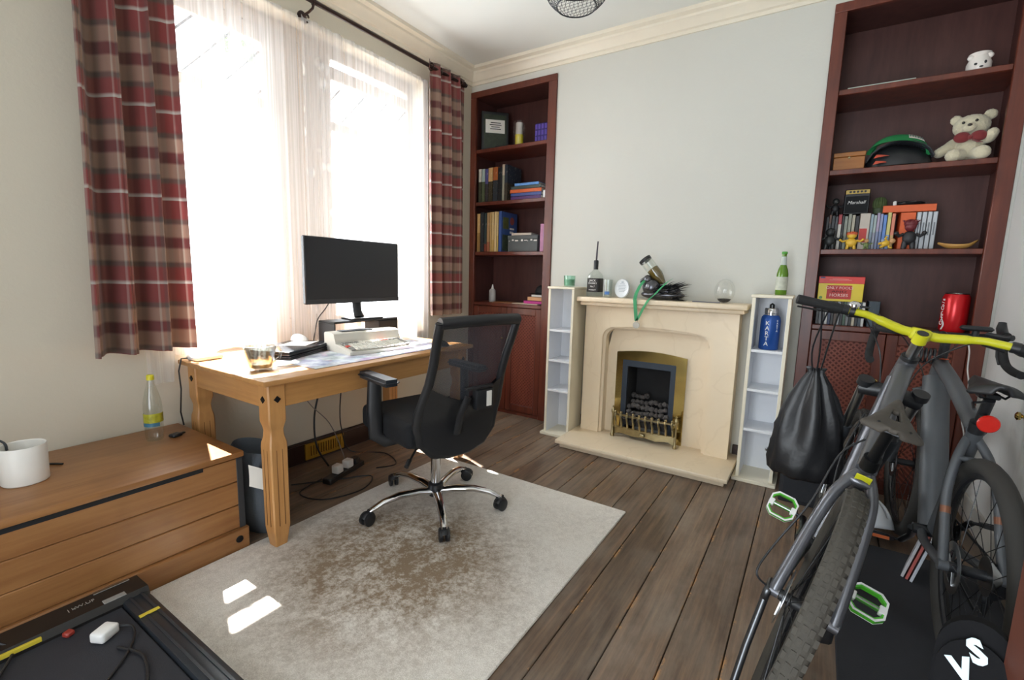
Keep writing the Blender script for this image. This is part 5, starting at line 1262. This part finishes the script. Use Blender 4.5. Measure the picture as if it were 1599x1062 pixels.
# ------------------------------------------------------------------ bicycles (local: x forward, y left, z up, origin at rear tyre contact)
FRA = pm('frame_graphite', '66676c', .28, .55, var=.1)
FRB = pm('frame_charcoal', '5a5d61', .45, .25, var=.1)
LIME = pm('bar_yellow', 'c9c626', .32, var=.06)
GRIP = pm('grip_rubber', '1e1e1f', .8, bs=.3, bsc=200)
PGRN = pm('pedal_green', '4fb52e', .4, var=.05)
def spl(pts, k=6):
    P = [Vector(p) for p in pts]; out = []
    for i in range(len(P)-1):
        p0, p1, p2, p3 = P[max(i-1, 0)], P[i], P[i+1], P[min(i+2, len(P)-1)]
        for j in range(k):
            t = j/k; out.append(.5*((2*p1)+(p2-p0)*t+(2*p0-5*p1+4*p2-p3)*t*t+(3*p1-p0-3*p2+p3)*t**3))
    return out+[P[-1]]
def wheel(bike, c, R, tr, rimmat, tyremat, knobs, disc_side, X=None, hubw=.06, ns=28, rimw=.013):
    w = bpy.data.objects.new('wheel', None); C.objects.link(w); w.parent = bike; w.empty_display_size = .05
    w.matrix_basis = (X if X else Matrix()) @ T(*c)
    m = MB(); Q = RX(pi/2)
    m.torus(R-tr, tr, 72, 12, M=Q)
    if knobs:
        for i in range(76):
            a = 2*pi*i/76
            for off, rr, dx in ((-.020, -.0115, .0), (-.0075, -.003, .5), (.0075, -.003, .5), (.020, -.0115, 0)):
                aa = a+dx*2*pi/76
                M = RY(-aa) @ T(R+rr, off, 0) @ RZ(off*26*.35)
                m.box(-.005, .0035, -.005, .005, -.0085, .0085, 0, M)
    m.build('tyre', tyremat, w, smooth=45)
    m = MB(); r = R-2*tr+.006; m.torus(r-.008, rimw, 72, 8, M=Q, sz=.75); m.build('rim', rimmat, w)
    m = MB(); m.cyl((0, -hubw, 0), (0, hubw, 0), .016, n=16)
    for s in (-1, 1): m.cyl((0, s*hubw*.55, 0), (0, s*(hubw*.55+.004), 0), .030, n=20)
    m.cyl((0, -hubw-.012, 0), (0, hubw+.012, 0), .006, n=10); m.build('hub', BLACK, w)
    m = MB(); m.cyl((0, 0, 0), (0, 0, 1), .0011, n=5); L0 = None
    for i in range(ns):
        a = 2*pi*i/ns; s = 1 if i % 2 else -1; b = a+(.45 if (i//2) % 2 else -.45)
        p0 = Vector((.028*cos(b), s*hubw*.57, .028*sin(b))); p1 = Vector(((r-.012)*cos(a), 0, (r-.012)*sin(a)))
        M = T(*p0) @ (p1-p0).to_track_quat('Z', 'Y').to_matrix().to_4x4() @ SC(1, 1, (p1-p0).length)
        if L0 is None: L0 = m.build('spoke', DSTEEL, w); L0.matrix_basis = M
        else: dup(L0, M)
    m = MB(); n = 48
    m.hole([(.08*cos(2*pi*k/n), .08*sin(2*pi*k/n)) for k in range(n)], [(.052*(1+.05*(k % 4 == 0))*cos(2*pi*k/n), .052*(1+.05*(k % 4 == 0))*sin(2*pi*k/n)) for k in range(n)], -.001, .001, M=T(0, disc_side*hubw*.8, 0) @ Q)
    for k in range(5): a = 2*pi*k/5; m.tube([(.018*cos(a), disc_side*hubw*.8, .018*sin(a)), (.056*cos(a+.4), disc_side*hubw*.8, .056*sin(a+.4))], .004, 6, flat=.3)
    m.build('brake_disc', STEEL, w, smooth=30)
    return w
def saddle(bike, s, h, tilt, mat, L=.27, W=.146, hole=True):
    m = MB(); nu, nv = 20, 26; vs = []; fs = []
    for j in range(nv+1):
        v = j/nv
        hw = W/2*(1-.05*(1-v)) if v < .25 else (W/2-.018)*(1-((v-.25)/.75))**1.25*.9+.018+(.0)
        hw *= min(1, (.35+v*5)) if v < .13 else 1
        if v > .95: hw *= 1-((v-.95)/.05)*.45
        for i in range(nu+1):
            u = 2*i/nu-1
            z = -.034*abs(u)**2.6*(1 if v < .5 else .9)-.012*(1-abs(u))*(hole and v < .8)+.016*((1-v)**3)-.014*v*v
            vs.append((-L*.42+L*v, u*hw, z))
    for j in range(nv):
        for i in range(nu):
            if hole and 9 <= j <= 16 and 8 <= i <= 11: continue
            fs.append((j*(nu+1)+i, j*(nu+1)+i+1, (j+1)*(nu+1)+i+1, (j+1)*(nu+1)+i))
    m.raw(vs, fs, T(s, 0, h) @ RY(tilt)); o = m.build('saddle', mat, bike, smooth=70)
    q = o.modifiers.new('thick', 'SOLIDIFY'); q.thickness = .014; q.offset = -1
    q = o.modifiers.new('sub', 'SUBSURF'); q.levels = q.render_levels = 1
    m = MB()
    for y in (-.022, .022): m.tube([(s-.085, y*1.5, h-.014), (s-.06, y, h-.040), (s+.04, y, h-.042), (s+.11, y*.4, h-.022)], .0035, 6)
    m.box(s-.02, s+.02, -.026, .026, h-.055, h-.036, .004); m.build('saddle_rails', DSTEEL, bike)
def pedal(bike, c, rot, kind):
    p = bpy.data.objects.new('pedal', None); C.objects.link(p); p.parent = bike; p.matrix_basis = T(*c) @ RY(rot)
    hexo = [(-.050, -.028), (-.030, -.048), (.030, -.048), (.050, -.028), (.050, .028), (.030, .048), (-.030, .048), (-.050, .028)]
    hexi = [(x*.80, y*.80) for x, y in hexo]
    m = MB(); m.hole(hexo, hexi, -.008, .008); m.box(-.006, .006, -.04, .04, -.005, .005)
    m.build('platform', PGRN if kind else BLACK, p, smooth=0)
    if kind:
        m = MB()
        for z in (-.0105, .008): m.hole([(x*1.01, y*1.01) for x, y in hexo[:]], [(x*.90, y*.90) for x, y in hexo], z, z+.0025)
        m.box(-.014, .014, -.046, -.030, -.0095, .0095, .002); m.box(-.014, .014, .030, .046, -.0095, .0095, .002); m.build('white_edging', WHITE, p, smooth=0)
        m = MB(); m.cyl((0, -.05, 0), (0, .05, 0), .0065, n=10); m.build('axle', STEEL, p)
    else:
        m = MB(); m.box(-.056, -.050, -.028, .028, -.006, .006); m.build('orange_reflector', pm('orange_reflector', 'd0662a', .3), p, smooth=0)
def crankset(bike, bb, c, q, pedkind, prot=(0, 0), teeth=.085, L=.17):
    ck = []
    for s, a in ((1, c), (-1, c+pi)):
        e = (bb[0]+L*cos(a), s*(q-.02), bb[1]+L*sin(a))
        m = MB(); m.tube([(bb[0], s*.06, bb[1]), (bb[0]+.5*L*cos(a), s*(q-.035), bb[1]+.5*L*sin(a)), e], [.018, .013, .013], 10, flat=.7); m.cyl(e, (e[0], s*(q+.03), e[2]), .006, n=8)
        m.build('crank_arm', DSTEEL, bike, smooth=50)
        pedal(bike, (e[0], s*(q+.055), e[2]), prot[0] if s > 0 else prot[1], pedkind)
    m = MB(); n = 64
    m.hole([((teeth+(.004 if k % 2 else 0))*cos(2*pi*k/n), (teeth+(.004 if k % 2 else 0))*sin(2*pi*k/n)) for k in range(n)], [(teeth*.8*cos(2*pi*k/n), teeth*.8*sin(2*pi*k/n)) for k in range(n)], -.002, .002, M=T(bb[0], -.048, bb[1]) @ RX(pi/2))
    for k in range(4): a = k*pi/2+.4; m.tube([(bb[0], -.05, bb[1]), (bb[0]+teeth*.85*cos(a), -.048, bb[1]+teeth*.85*sin(a))], .008, 6, flat=.5)
    m.build('chainring', DSTEEL, bike, smooth=30)
    m = MB(); m.cyl((bb[0], -.062, bb[1]), (bb[0], .062, bb[1]), .021, n=20); m.build('bottom_bracket', BLACK, bike)
def drivetrain(bike, bb, R, teeth=.085):
    m = MB()
    for i in range(8): m.cyl((0, -.028-.0042*i, R), (0, -.0305-.0042*i, R), .060-.0055*i, n=30)
    m.build('cassette', STEEL, bike, smooth=30)
    m = MB(); a = [(0, -.046, R+.042), (bb[0], -.048, bb[1]+teeth)]; m.tube(a, .0042, 6)
    m.tube([(bb[0], -.048, bb[1]-teeth), (.055, -.046, R-.165), (.04, -.046, R-.15), (.045, -.046, R-.09), (.03, -.046, R-.04)], .0042, 6)
    m.tube([(bb[0]+teeth*cos(q), -.048, bb[1]+teeth*sin(q)) for q in [pi/2-.2*j for j in range(16)]], .0045, 6); m.build('chain', DSTEEL, bike)
    m = MB(); m.tube([(.0, -.07, R-.01), (.02, -.075, R-.06), (.045, -.06, R-.09), (.05, -.052, R-.165)], [.012, .016, .014, .010], 8, flat=.6)
    for z in (-.09, -.165): m.cyl((.045, -.052, R+z), (.045, -.040, R+z), .022, n=16)
    m.build('rear_derailleur', BLACK, bike, smooth=50)

# --- mountain bike with the lime yellow bar, leaning to the right
A = thing('mountain_bike', 'graphite mountain bike with yellow handlebar and green pedals, nearest the camera', 'bicycle', M=T(2.642, -1.965, .001) @ RZ(1.458) @ RX(.252))
RA = .36; bb = (.435, .33)
ax = Vector((-.41, 0, .91)).normalized(); sp = Vector((.645, 0, 1.10))
ST = T(*sp) @ Matrix.Rotation(.113, 4, ax) @ T(*(-sp))
def onax(d): return sp-ax*d
ht, hb = onax(.095), onax(.215)
m = MB(); m.tube([ht, hb], [.027, .030], 16)
m.tube(spl([hb+ax*.03, Vector((.62, 0, .66)), (bb[0]+.02, 0, bb[1]+.02)], 5), .033, 14)
m.tube(spl([ht-ax*.03, (.48, 0, .865), (.20, 0, .735)], 5), .026, 14)
m.tube([(bb[0], 0, bb[1]), (.19, 0, .765)], .020, 14)
for s in (1, -1):
    m.tube(spl([(.205, s*.012, .72), (.165, s*.042, .66), (.115, s*.058, .56), (.02, s*.072, .40), (0, s*.074, RA)], 6), [.016]*24+[.012], 10)
    m.tube(spl([(bb[0]-.01, s*.035, bb[1]), (.33, s*.045, bb[1]+.01), (.16, s*.062, .345), (0, s*.074, RA)], 6), .0135, 10)
    m.cyl((0, s*.062, RA), (0, s*.086, RA), .016, n=14)
m.tube([(.19, -.03, .70), (.175, 0, .70), (.19, .03, .70)], .014, 8)
fra = m.build('frame', FRA, A, smooth=60)
m = MB(); m.box(-.0015, .0015, -.020, .018, -.014, .014, .001, T(.171, .0, .715) @ RY(-.35)); m.build('yellow_decal', LIME, fra, smooth=0)
m = MB(); m.box(-.001, .001, -.007, .007, -.012, .012, 0, T(*(ht-ax*.045)) @ T(-.0285, 0, 0) @ RY(-.42)); m.build('yellow_decal', LIME, fra, smooth=0)
m = MB(); m.tube([(.19, 0, .765), (.155, 0, .83), (.125, 0, .885)], .0145, 12); m.cyl((.198, 0, .745), (.182, 0, .782), .022, n=16); m.build('seat_post', DSTEEL, A)
saddle(A, .135, .930, -.17, pm('saddle_worn', '4a443d', .75, var=.2, bs=.2))
wheel(A, (0, 0, RA), RA, .027, BLACK, RUBBERG, True, 1)
fa = onax(.78)+Vector((.045, 0, 0)); fa = Vector((fa.x, 0, RA))
wheel(A, fa, RA, .027, STEEL, RUBBER, True, 1, X=ST)
crown = onax(.265)
m = MB(); m.tube([crown+Vector((.01, -.092, 0)), crown+Vector((0, -.03, .012)), crown+Vector((0, .03, .012)), crown+Vector((.01, .092, 0))], [.026, .028, .028, .026], 12); 
for s in (1, -1): m.cyl(crown+Vector((.01, s*.082, 0))+ax*.02, crown+Vector((.01, s*.082, 0))+ax*.045, .026, n=16)
m.build('fork_crown', BLACK, A, smooth=50, M=ST)
for s in (1, -1):
    a = crown+Vector((.012, s*.082, 0)); b = Vector((fa.x, s*.070, RA)); q = a+(b-a)*.36
    m = MB(); m.cyl(a, q, .0165, n=14); lgf = m.build('stanchion', STEEL, A, M=ST)
    m = MB(); m.tube([q, q+(b-q)*.1, q+(b-q)*.9, b], [.022, .0235, .020, .018], 12); m.build('fork_leg', DGREY, A, smooth=50, M=ST)
m = MB(); m.cyl(ht-ax*.002, sp-ax*.012, .017, n=16); m.build('headset_spacers', STEEL, A, M=ST)
m = MB(); m.cyl(ht-ax*.004, ht+ax*.014, .026, n=18); m.build('headset_cup', BLACK, A, M=ST)
m = MB(); m.cyl(sp-ax*.022, sp+ax*.014, .021, n=20); m.tube([sp-ax*.004, sp+Vector((.038, 0, .006))], .019, 12); m.box(.622+.04, .71, -.028, .028, 1.085, 1.125, .006); m.build('stem', LIME, A, smooth=50, M=ST)
m = MB(); m.cyl(sp+ax*.014, sp+ax*.0165, .016, n=18); m.build('stem_cap', BLACK, A, M=ST)
bx0 = sp+Vector((.042, 0, .006))
def barpt(t): return bx0+Vector((-.055*(abs(t)/.38)**2, t, .024*min(1, max(0, (abs(t)-.05)/.11))**1.0*(1 if abs(t) < .16 else 1)+.004*(abs(t)/.38)))
m = MB(); m.tube([barpt(-.235+.47*i/40) for i in range(41)], [.0155 if abs(-.235+.47*i/40) < .12 else .0125 for i in range(41)], 12); m.build('handlebar', LIME, A, smooth=60, M=ST)
for s in (1, -1):
    m = MB(); m.tube([barpt(s*(.25+.13*i/6)) for i in range(7)], [.0175, .0165, .0165, .0165, .0165, .0175, .017], 12); m.tube([barpt(s*.235), barpt(s*.25)], .0155, 12); m.build('grip', GRIP, A, M=ST)
    b = barpt(s*.225)
    m = MB(); m.cyl(barpt(s*.218), barpt(s*.238), .018, n=14); m.tube([b+Vector((.012, 0, -.008)), b+Vector((.04, s*.03, -.02)), b+Vector((.055, s*.09, -.028)), b+Vector((.048, s*.15, -.03))], [.012, .010, .006, .006], 8, flat=.6)
    m.tube([b+Vector((.01, -s*.01, -.012)), b+Vector((.045, -s*.06, -.012))], [.012, .009], 8); m.build('brake_lever', BLACK, A, smooth=50, M=ST)
    c0 = b+Vector((.045, -s*.06, -.012))
    m = MB(); m.tube(spl([c0, c0+Vector((.07, -s*.03, -.03)), c0+Vector((.10, -s*.10, -.13)), Vector((.735, s*.03, .85))], 8), .0026, 6); m.build('brake_cable', BLACK, A, M=ST)
b = barpt(.205)
m = MB(); m.lathe([(0, .0), (.016, .0), (.019, .008), (.016, .018), (.008, .024), (0, .025)], 20, T(*(b+Vector((-.002, 0, .012))))); bl = m.build('bell', CHROME, A, M=ST)
m = MB(); m.cyl(b-Vector((0, .008, 0)), b+Vector((0, .008, 0)), .0165, n=14); m.tube([b+Vector((0, -.02, .022)), b+Vector((.004, -.045, .024))], .004, 6); m.build('bell_clamp', BLACK, bl, M=ST)
crankset(A, bb, .0, .095, True, (-.80, -.45))
drivetrain(A, bb, RA)
m = MB(); m.tube([(.02, .088, .335), (-.04, .078, .18), (-.105, .062, .025)], .011, 10); m.box(-.02, .05, .078, .098, .325, .365, .005); m.build('kickstand', pm('kickstand_alloy', '5f6164', .3, .9), A, smooth=50)
m = MB(); m.tube(spl([(.27, .03, .80), (.22, .07, .74), (.13, .085, .60), (.05, .12, .46), (-.01, .13, .39), (.0, .095, .36)], 6), .003, 6); m.tube(spl([(.5, .05, .82), (.40, .06, .70), (.33, .05, .62), (.25, .04, .62)], 6), .003, 6); m.build('rear_brake_hose', BLACK, A)

# --- drop-bar bike against the wall
B = thing('road_bike', 'charcoal drop-bar bicycle with red reflector behind the mountain bike by the wall', 'bicycle', M=T(3.16, -1.507, .0125) @ RZ(1.606) @ RX(.019))
RB = .352; bbb = (.43, .275)
m = MB()
h1, h0 = Vector((.735, 0, .915)), Vector((.775, 0, .80))
m.tube([h1, h0], [.024, .030], 16)
m.tube(spl([h0+Vector((-.01, 0, .03)), (.62, 0, .58), (bbb[0]+.02, 0, bbb[1]+.01)], 5), .046, 16, flat=.85)
m.tube(spl([h1-Vector((0, 0, .02)), (.5, 0, .845), (.195, 0, .755)], 5), .027, 14)
m.tube([(bbb[0], 0, bbb[1]), (.195, 0, .765)], .022, 14)
for s in (1, -1):
    m.tube(spl([(.215, s*.012, .72), (.17, s*.04, .66), (.12, s*.062, .55), (.06, s*.066, .44), (0, s*.07, RB)], 6), .0135, 10)
    m.tube(spl([(bbb[0], s*.035, bbb[1]), (.32, s*.045, bbb[1]), (0, s*.07, RB)], 6), .015, 10)
    m.cyl((0, s*.058, RB), (0, s*.084, RB), .017, n=14)
m.tube([(.165, -.045, .66), (.165, .045, .66)], .009, 8)
frb = m.build('frame', FRB, B, smooth=60)
ORG = pm('orange_detail', 'c9582c', .4)
m = MB(); m.box(-.018, .018, -.012, .012, -.0015, .0015, .001, T(.70, 0, .922) @ RY(.18)); m.build('orange_decal', ORG, frb, smooth=0)
m = MB()
for s in (1, -1): m.cyl((.098, s*.0645, .51), (.088, s*.065, .49), .0142, n=12)
m.build('orange_band', pm('copper_band', '8a5a42', .35, .3), frb)
m = MB(); m.tube([(.195, 0, .765), (.16, 0, .83), (.138, 0, .872)], .0150, 12); m.cyl((.20, 0, .75), (.186, 0, .785), .023, n=16); m.build('seat_post', BLACK, B)
saddle(B, .155, .928, -.06, pm('saddle_black', '232325', .5, var=.1), hole=False)
m = MB(); m.lathe([(0, 0), (.026, 0), (.028, .005), (.025, .010), (0, .011)], 28, T(.112, .0, .800) @ RY(-pi/2)); m.build('red_reflector', pm('red_reflector', 'c8261c', .25, var=.08, vs=90), B)
m = MB(); m.box(.112, .17, -.012, .012, .79, .82, .004); m.tube([(.10, .02, .87), (.09, .05, .865), (.03, .06, .855)], .004, 6); m.build('reflector_bracket', BLACK, B)
wheel(B, (0, 0, RB), RB, .026, BLACK, pm('slick_tyre', '33312e', .75, var=.15), False, 1, ns=24)
wheel(B, (1.03, 0, RB), RB, .026, BLACK, pm('slick_tyre', '33312e', .75), False, 1, ns=24)
m = MB(); cr = Vector((.80, 0, .745)); m.tube([cr+Vector((0, -.055, 0)), cr+Vector((-.005, 0, .03)), cr+Vector((0, .055, 0))], .024, 10)
for s in (1, -1): m.tube(spl([cr+Vector((0, s*.052, .005)), (.88, s*.056, .58), (1.03, s*.060, RB)], 5), .016, 10)
m.cyl(h0, cr, .02, n=12); m.build('fork', FRB, B, smooth=60)
m = MB(); m.tube([h1, (.722, 0, .975), (.715, 0, 1.005)], .017, 12); m.tube([(.717, 0, .995), (.75, 0, 1.01), (.785, 0, 1.015)], .019, 12); m.build('stem', BLACK, B, smooth=60)
for side in (1,):
    half_ = lambda s: [(.785, s*.0, 1.015), (.785, s*.10, 1.017), (.787, s*.18, 1.02), (.81, s*.205, 1.022), (.85, s*.212, 1.022), (.885, s*.218, 1.0), (.89, s*.225, .95), (.86, s*.232, .905), (.80, s*.238, .888), (.72, s*.242, .885)]
    m = MB(); m.tube(spl(half_(1)[::-1], 5)+spl(half_(-1), 5)[1:], .0155, 12); m.build('handlebar', GRIP, B, smooth=60)
for s in (1, -1):
    m = MB(); m.tube([(.84, s*.212, 1.024), (.89, s*.214, 1.03), (.925, s*.216, 1.055), (.93, s*.217, 1.08)], [.019, .019, .018, .013], 10); m.tube([(.915, s*.216, 1.05), (.94, s*.218, 1.0), (.93, s*.222, .93), (.905, s*.225, .90)], [.008, .008, .007, .006], 8); m.build('brake_hood', BLACK, B, smooth=60)
    m = MB(); m.tube(spl([(.90, s*.20, 1.03), (.95, s*.12, 1.0), (.93, s*.04, .88), (.83, s*.02, .80)], 6), .0028, 6); m.build('brake_cable', BLACK, B)
m = MB(); m.box(.75, .80, -.15, -.05, 1.045, 1.065, .008); m.tube([(.78, -.1, 1.02), (.775, -.1, 1.05)], .012, 8); m.tube([(.76, -.13, 1.035), (.72, -.175, 1.03), (.70, -.19, 1.032)], [.009, .009, .012], 8); m.build('phone_mount', BLACK, B)
crankset(B, bbb, -.77, .085, False, (.3, .3), teeth=.08)
drivetrain(B, bbb, RB, .08)
lk = MB(); lk.tube([(.70+.028*cos(a*1.0)+.0012*a*0, .03+.0040*a*.55, .93+.030*sin(a)) for a in [i*.42 for i in range(75)]], .0042, 6); tag_ = lk.build('coil_lock', BLACK, B)

# ------------------------------------------------------------------ things around the bicycles
bgd = thing('drawstring_bag', 'black shiny drawstring gym bag hanging from the yellow handlebar', 'bag', (2.70, -1.16, .43))
m = MB(); NY = pm('black_nylon', '1b1b1e', .42, var=.2, bs=.35, bsc=30)
n = 56; prof_ = [(.0, .004), (.115, .0), (.132, .014), (.138, .06), (.134, .13), (.122, .20), (.102, .27), (.076, .34), (.050, .40), (.026, .445), (.032, .462), (.0, .452)]
vs = []
for j, (r, z) in enumerate(prof_):
    for k in range(n):
        a = 2*pi*k/n; f = min(1, max(0, (z-.05)/.35))
        q = 1+.25*f*sin(a*8+1.5*sin(a*2)+z*3)*(r > .02)+.16*noise.noise(Vector((2.2*cos(a), 2.2*sin(a), z*8)))+.06*noise.noise(Vector((6*cos(a), 6*sin(a), z*22)))
        vs.append((r*q*cos(a)*.95+.018*f*.5, r*q*sin(a)*.50, z+.012*noise.noise(Vector((cos(a)*2, sin(a)*2, 5+z*3)))))
m.raw(vs, [(j*n+k, j*n+(k+1) % n, j*n+n+(k+1) % n, j*n+n+k) for j in range(len(prof_)-1) for k in range(n)]); m.build('bag_body', NY, bgd, smooth=70)
m = MB()
for dx, dy, tx_ in ((-.012, 0, .02), (.012, .004, .05), (.0, -.006, -.01)): m.tube(spl([(dx+.01, dy, .44), (dx*2+.012, dy-.07, .56), (tx_+.01, dy-.17, .735)], 5), .0032, 6)
m.build('cord', BLACK, bgd)
m = MB(); m.ball((-.135, -.045, .10), (.006, .006, .009), 8, 6); m.build('metal_eyelet', STEEL, bgd)
sb = thing('black_box', 'matt black speaker box on the floor under the black gym bag', 'box', (2.755, -.28, 0))
m = MB(); m.box(-.148, .148, -.17, .18, 0, .30, .008, seg=2); m.build('cabinet', pm('speaker_black', '232428', .8, var=.1), sb)
m = MB(); m.box(-.13, .13, -.174, -.168, .02, .28, .004); m.build('front_grille', pm('speaker_cloth', '27292e', .9, bs=.3, bsc=400), sb)
m = MB(); m.box(-.28, .28, -.93, .93, 0, .010, .004)
tag(m.build('floor_mat', pm('mat_grey', '2f3035', .85, var=.12, bs=.3, bsc=180), loc=(3.13, -1.66, .0008)), 'dark grey rubber mat on the boards under the two bicycles', 'mat')
wh = thing('cycle_helmet', 'white vented cycle helmet lying on the floor between the bicycle wheels', 'helmet', M=T(3.0, -.63, .045) @ RZ(1.9) @ RY(.45))
m = MB()
def hs(u, v): a = 2*pi*u; f = v*.5*pi; return (.135*cos(a)*cos(f)**.8, .10*sin(a)*cos(f)**.8, .004+.15*sin(f))
nu, nv = 48, 14; vs = [hs(i/nu, j/nv) for j in range(nv+1) for i in range(nu+1)]; fs = []
for j in range(nv):
    for i in range(nu):
        if 3 <= j <= 9 and (i % 8) in (3, 4): continue
        fs.append((j*(nu+1)+i, j*(nu+1)+i+1, (j+1)*(nu+1)+i+1, (j+1)*(nu+1)+i))
m.raw(vs, fs); o = m.build('shell', pm('helmet_white', 'dfe4ea', .3, var=.04), wh); q = o.modifiers.new('t', 'SOLIDIFY'); q.thickness = .014; q.offset = -1
m = MB(); m.grid(lambda u, v: tuple(c*.86 for c in hs(u, v)), 32, 8); m.build('liner', BLACKM, wh)
for i, (lab, c) in enumerate((('white magazine, lowest of the leaning stack under the far bicycle', 'd6d6da'), ('magazine with red spine, middle of the leaning stack under the far bicycle', 'c96a62'), ('white magazine, top of the leaning stack under the far bicycle', 'd9dee6'))):
    mg_ = thing('magazine', lab, 'magazine', M=T(3.115+.013*i, -.90-.012*i, .013) @ RZ(-.25) @ RY(.22))
    m = MB(); m.box(-.005, .005, -.065, .065, 0, .205, .001); m.build('pages', pm('mag_%d' % i, c, .4, var=.12, vs=20), mg_)
gl = thing('sports_pad', 'black rounded sports pad with big white letters leaning beside the open brown door', 'pad', M=T(2.992, -2.285, .012) @ RZ(-.26) @ RX(-.30))
m = MB(); DUF = pm('pad_black', '131316', .85, var=.2, bs=.2, bsc=120, spec=.2)
ol = [(-.06, 0), (.06, 0), (.062, .46)]+[(.062*cos(pi*i/12), .485+.08*sin(pi*i/12)) for i in range(13)]+[(-.062, .46)]
for sc_, ya, yb in ((1, -.03, .03), (.93, -.042, -.03)): m.prism([(x*sc_, z*sc_+.015*(1-sc_)*10*.2) for x, z in ol], -yb, -ya, Lx)
m.build('body', DUF, gl, smooth=30)
LT = pm('letter_white', 'cfe6ef', .5, var=.02)
for c, x, z, s_ in (('S', .0, .508, .06), ('V', -.016, .462, .06)):
    M = T(x, -.0435, z) @ Lx @ RZ(.45)
    text('lettering', c, s_, M, LT, gl, ext=.001, squash=.85, bold=.0035)
# ------------------------------------------------------------------ camera, daylight
cam = bpy.data.cameras.new('camera'); co = bpy.data.objects.new('camera', cam); C.objects.link(co)
co.location = (2.6776, -3.4051, 1.241); co.rotation_euler = (1.4303, -.0255, .5765)
cam.sensor_width = 36; cam.lens = 36*728.2/1599; cam.clip_start = .02
bpy.context.scene.camera = co
sd = bpy.data.lights.new('sun', 'SUN'); so = bpy.data.objects.new('sun', sd); C.objects.link(so)
sd.energy = 26; sd.angle = radians(.6); sd.color = (1, .96, .91)
so.rotation_euler = Vector((.535, -.2, -1)).to_track_quat('-Z', 'Y').to_euler()
w = bpy.data.worlds.new('sky'); bpy.context.scene.world = w; w.use_nodes = True; nt = w.node_tree
bg_ = nt.nodes['Background']
tc = N(nt, 'ShaderNodeTexCoord'); sx = N(nt, 'ShaderNodeSeparateXYZ'); nt.links.new(tc.outputs['Generated'], sx.inputs[0])
# sky brighter towards the sunny side of the house (-x), softer behind it
f = ramp(nt, sx.outputs[0], [(0, (1, 1, 1, 1)), (.45, (.28, .28, .28, 1)), (1, (.22, .22, .22, 1))])
mr = N(nt, 'ShaderNodeMapRange'); mr.inputs[1].default_value = -1; mr.inputs[2].default_value = 1; nt.links.new(sx.outputs[0], mr.inputs[0])
f = ramp(nt, mr.outputs[0], [(0, (1.0, 1.0, 1.0, 1)), (.30, (.9, .9, .9, 1)), (.5, (.36, .36, .37, 1)), (1, (.28, .28, .29, 1))])
c = mixc(nt, f, (.88, .95, 1.0, 1), 1.0, 'MULTIPLY')
nt.links.new(c, bg_.inputs[0]); bg_.inputs[1].default_value = 5.6
def portal(name, loc, rot, sx_, sy_):
    l = bpy.data.lights.new(name, 'AREA'); l.shape = 'RECTANGLE'; l.size = sx_; l.size_y = sy_; l.cycles.is_portal = True
    o = bpy.data.objects.new(name, l); C.objects.link(o); o.location = loc; o.rotation_euler = rot
portal('window_portal', (-.22, -1.68, 1.74), (0, -pi/2, 0), 1.75, 2.1)
portal('rear_fill_portal', (2.0, -4.85, 1.15), (pi/2, 0, 0), 1.5, 2.3)  # samples the fill light entering by the added rear opening
s = bpy.context.scene
s.view_settings.view_transform = 'Standard'; s.view_settings.look = 'None'; s.view_settings.gamma = 1
s.view_settings.exposure = 1.52
s.cycles.max_bounces = 12; s.cycles.diffuse_bounces = 6; s.cycles.transparent_max_bounces = 24; s.cycles.glossy_bounces = 4
s.cycles.sample_clamp_indirect = 8; s.cycles.caustics_reflective = False; s.cycles.caustics_refractive = False
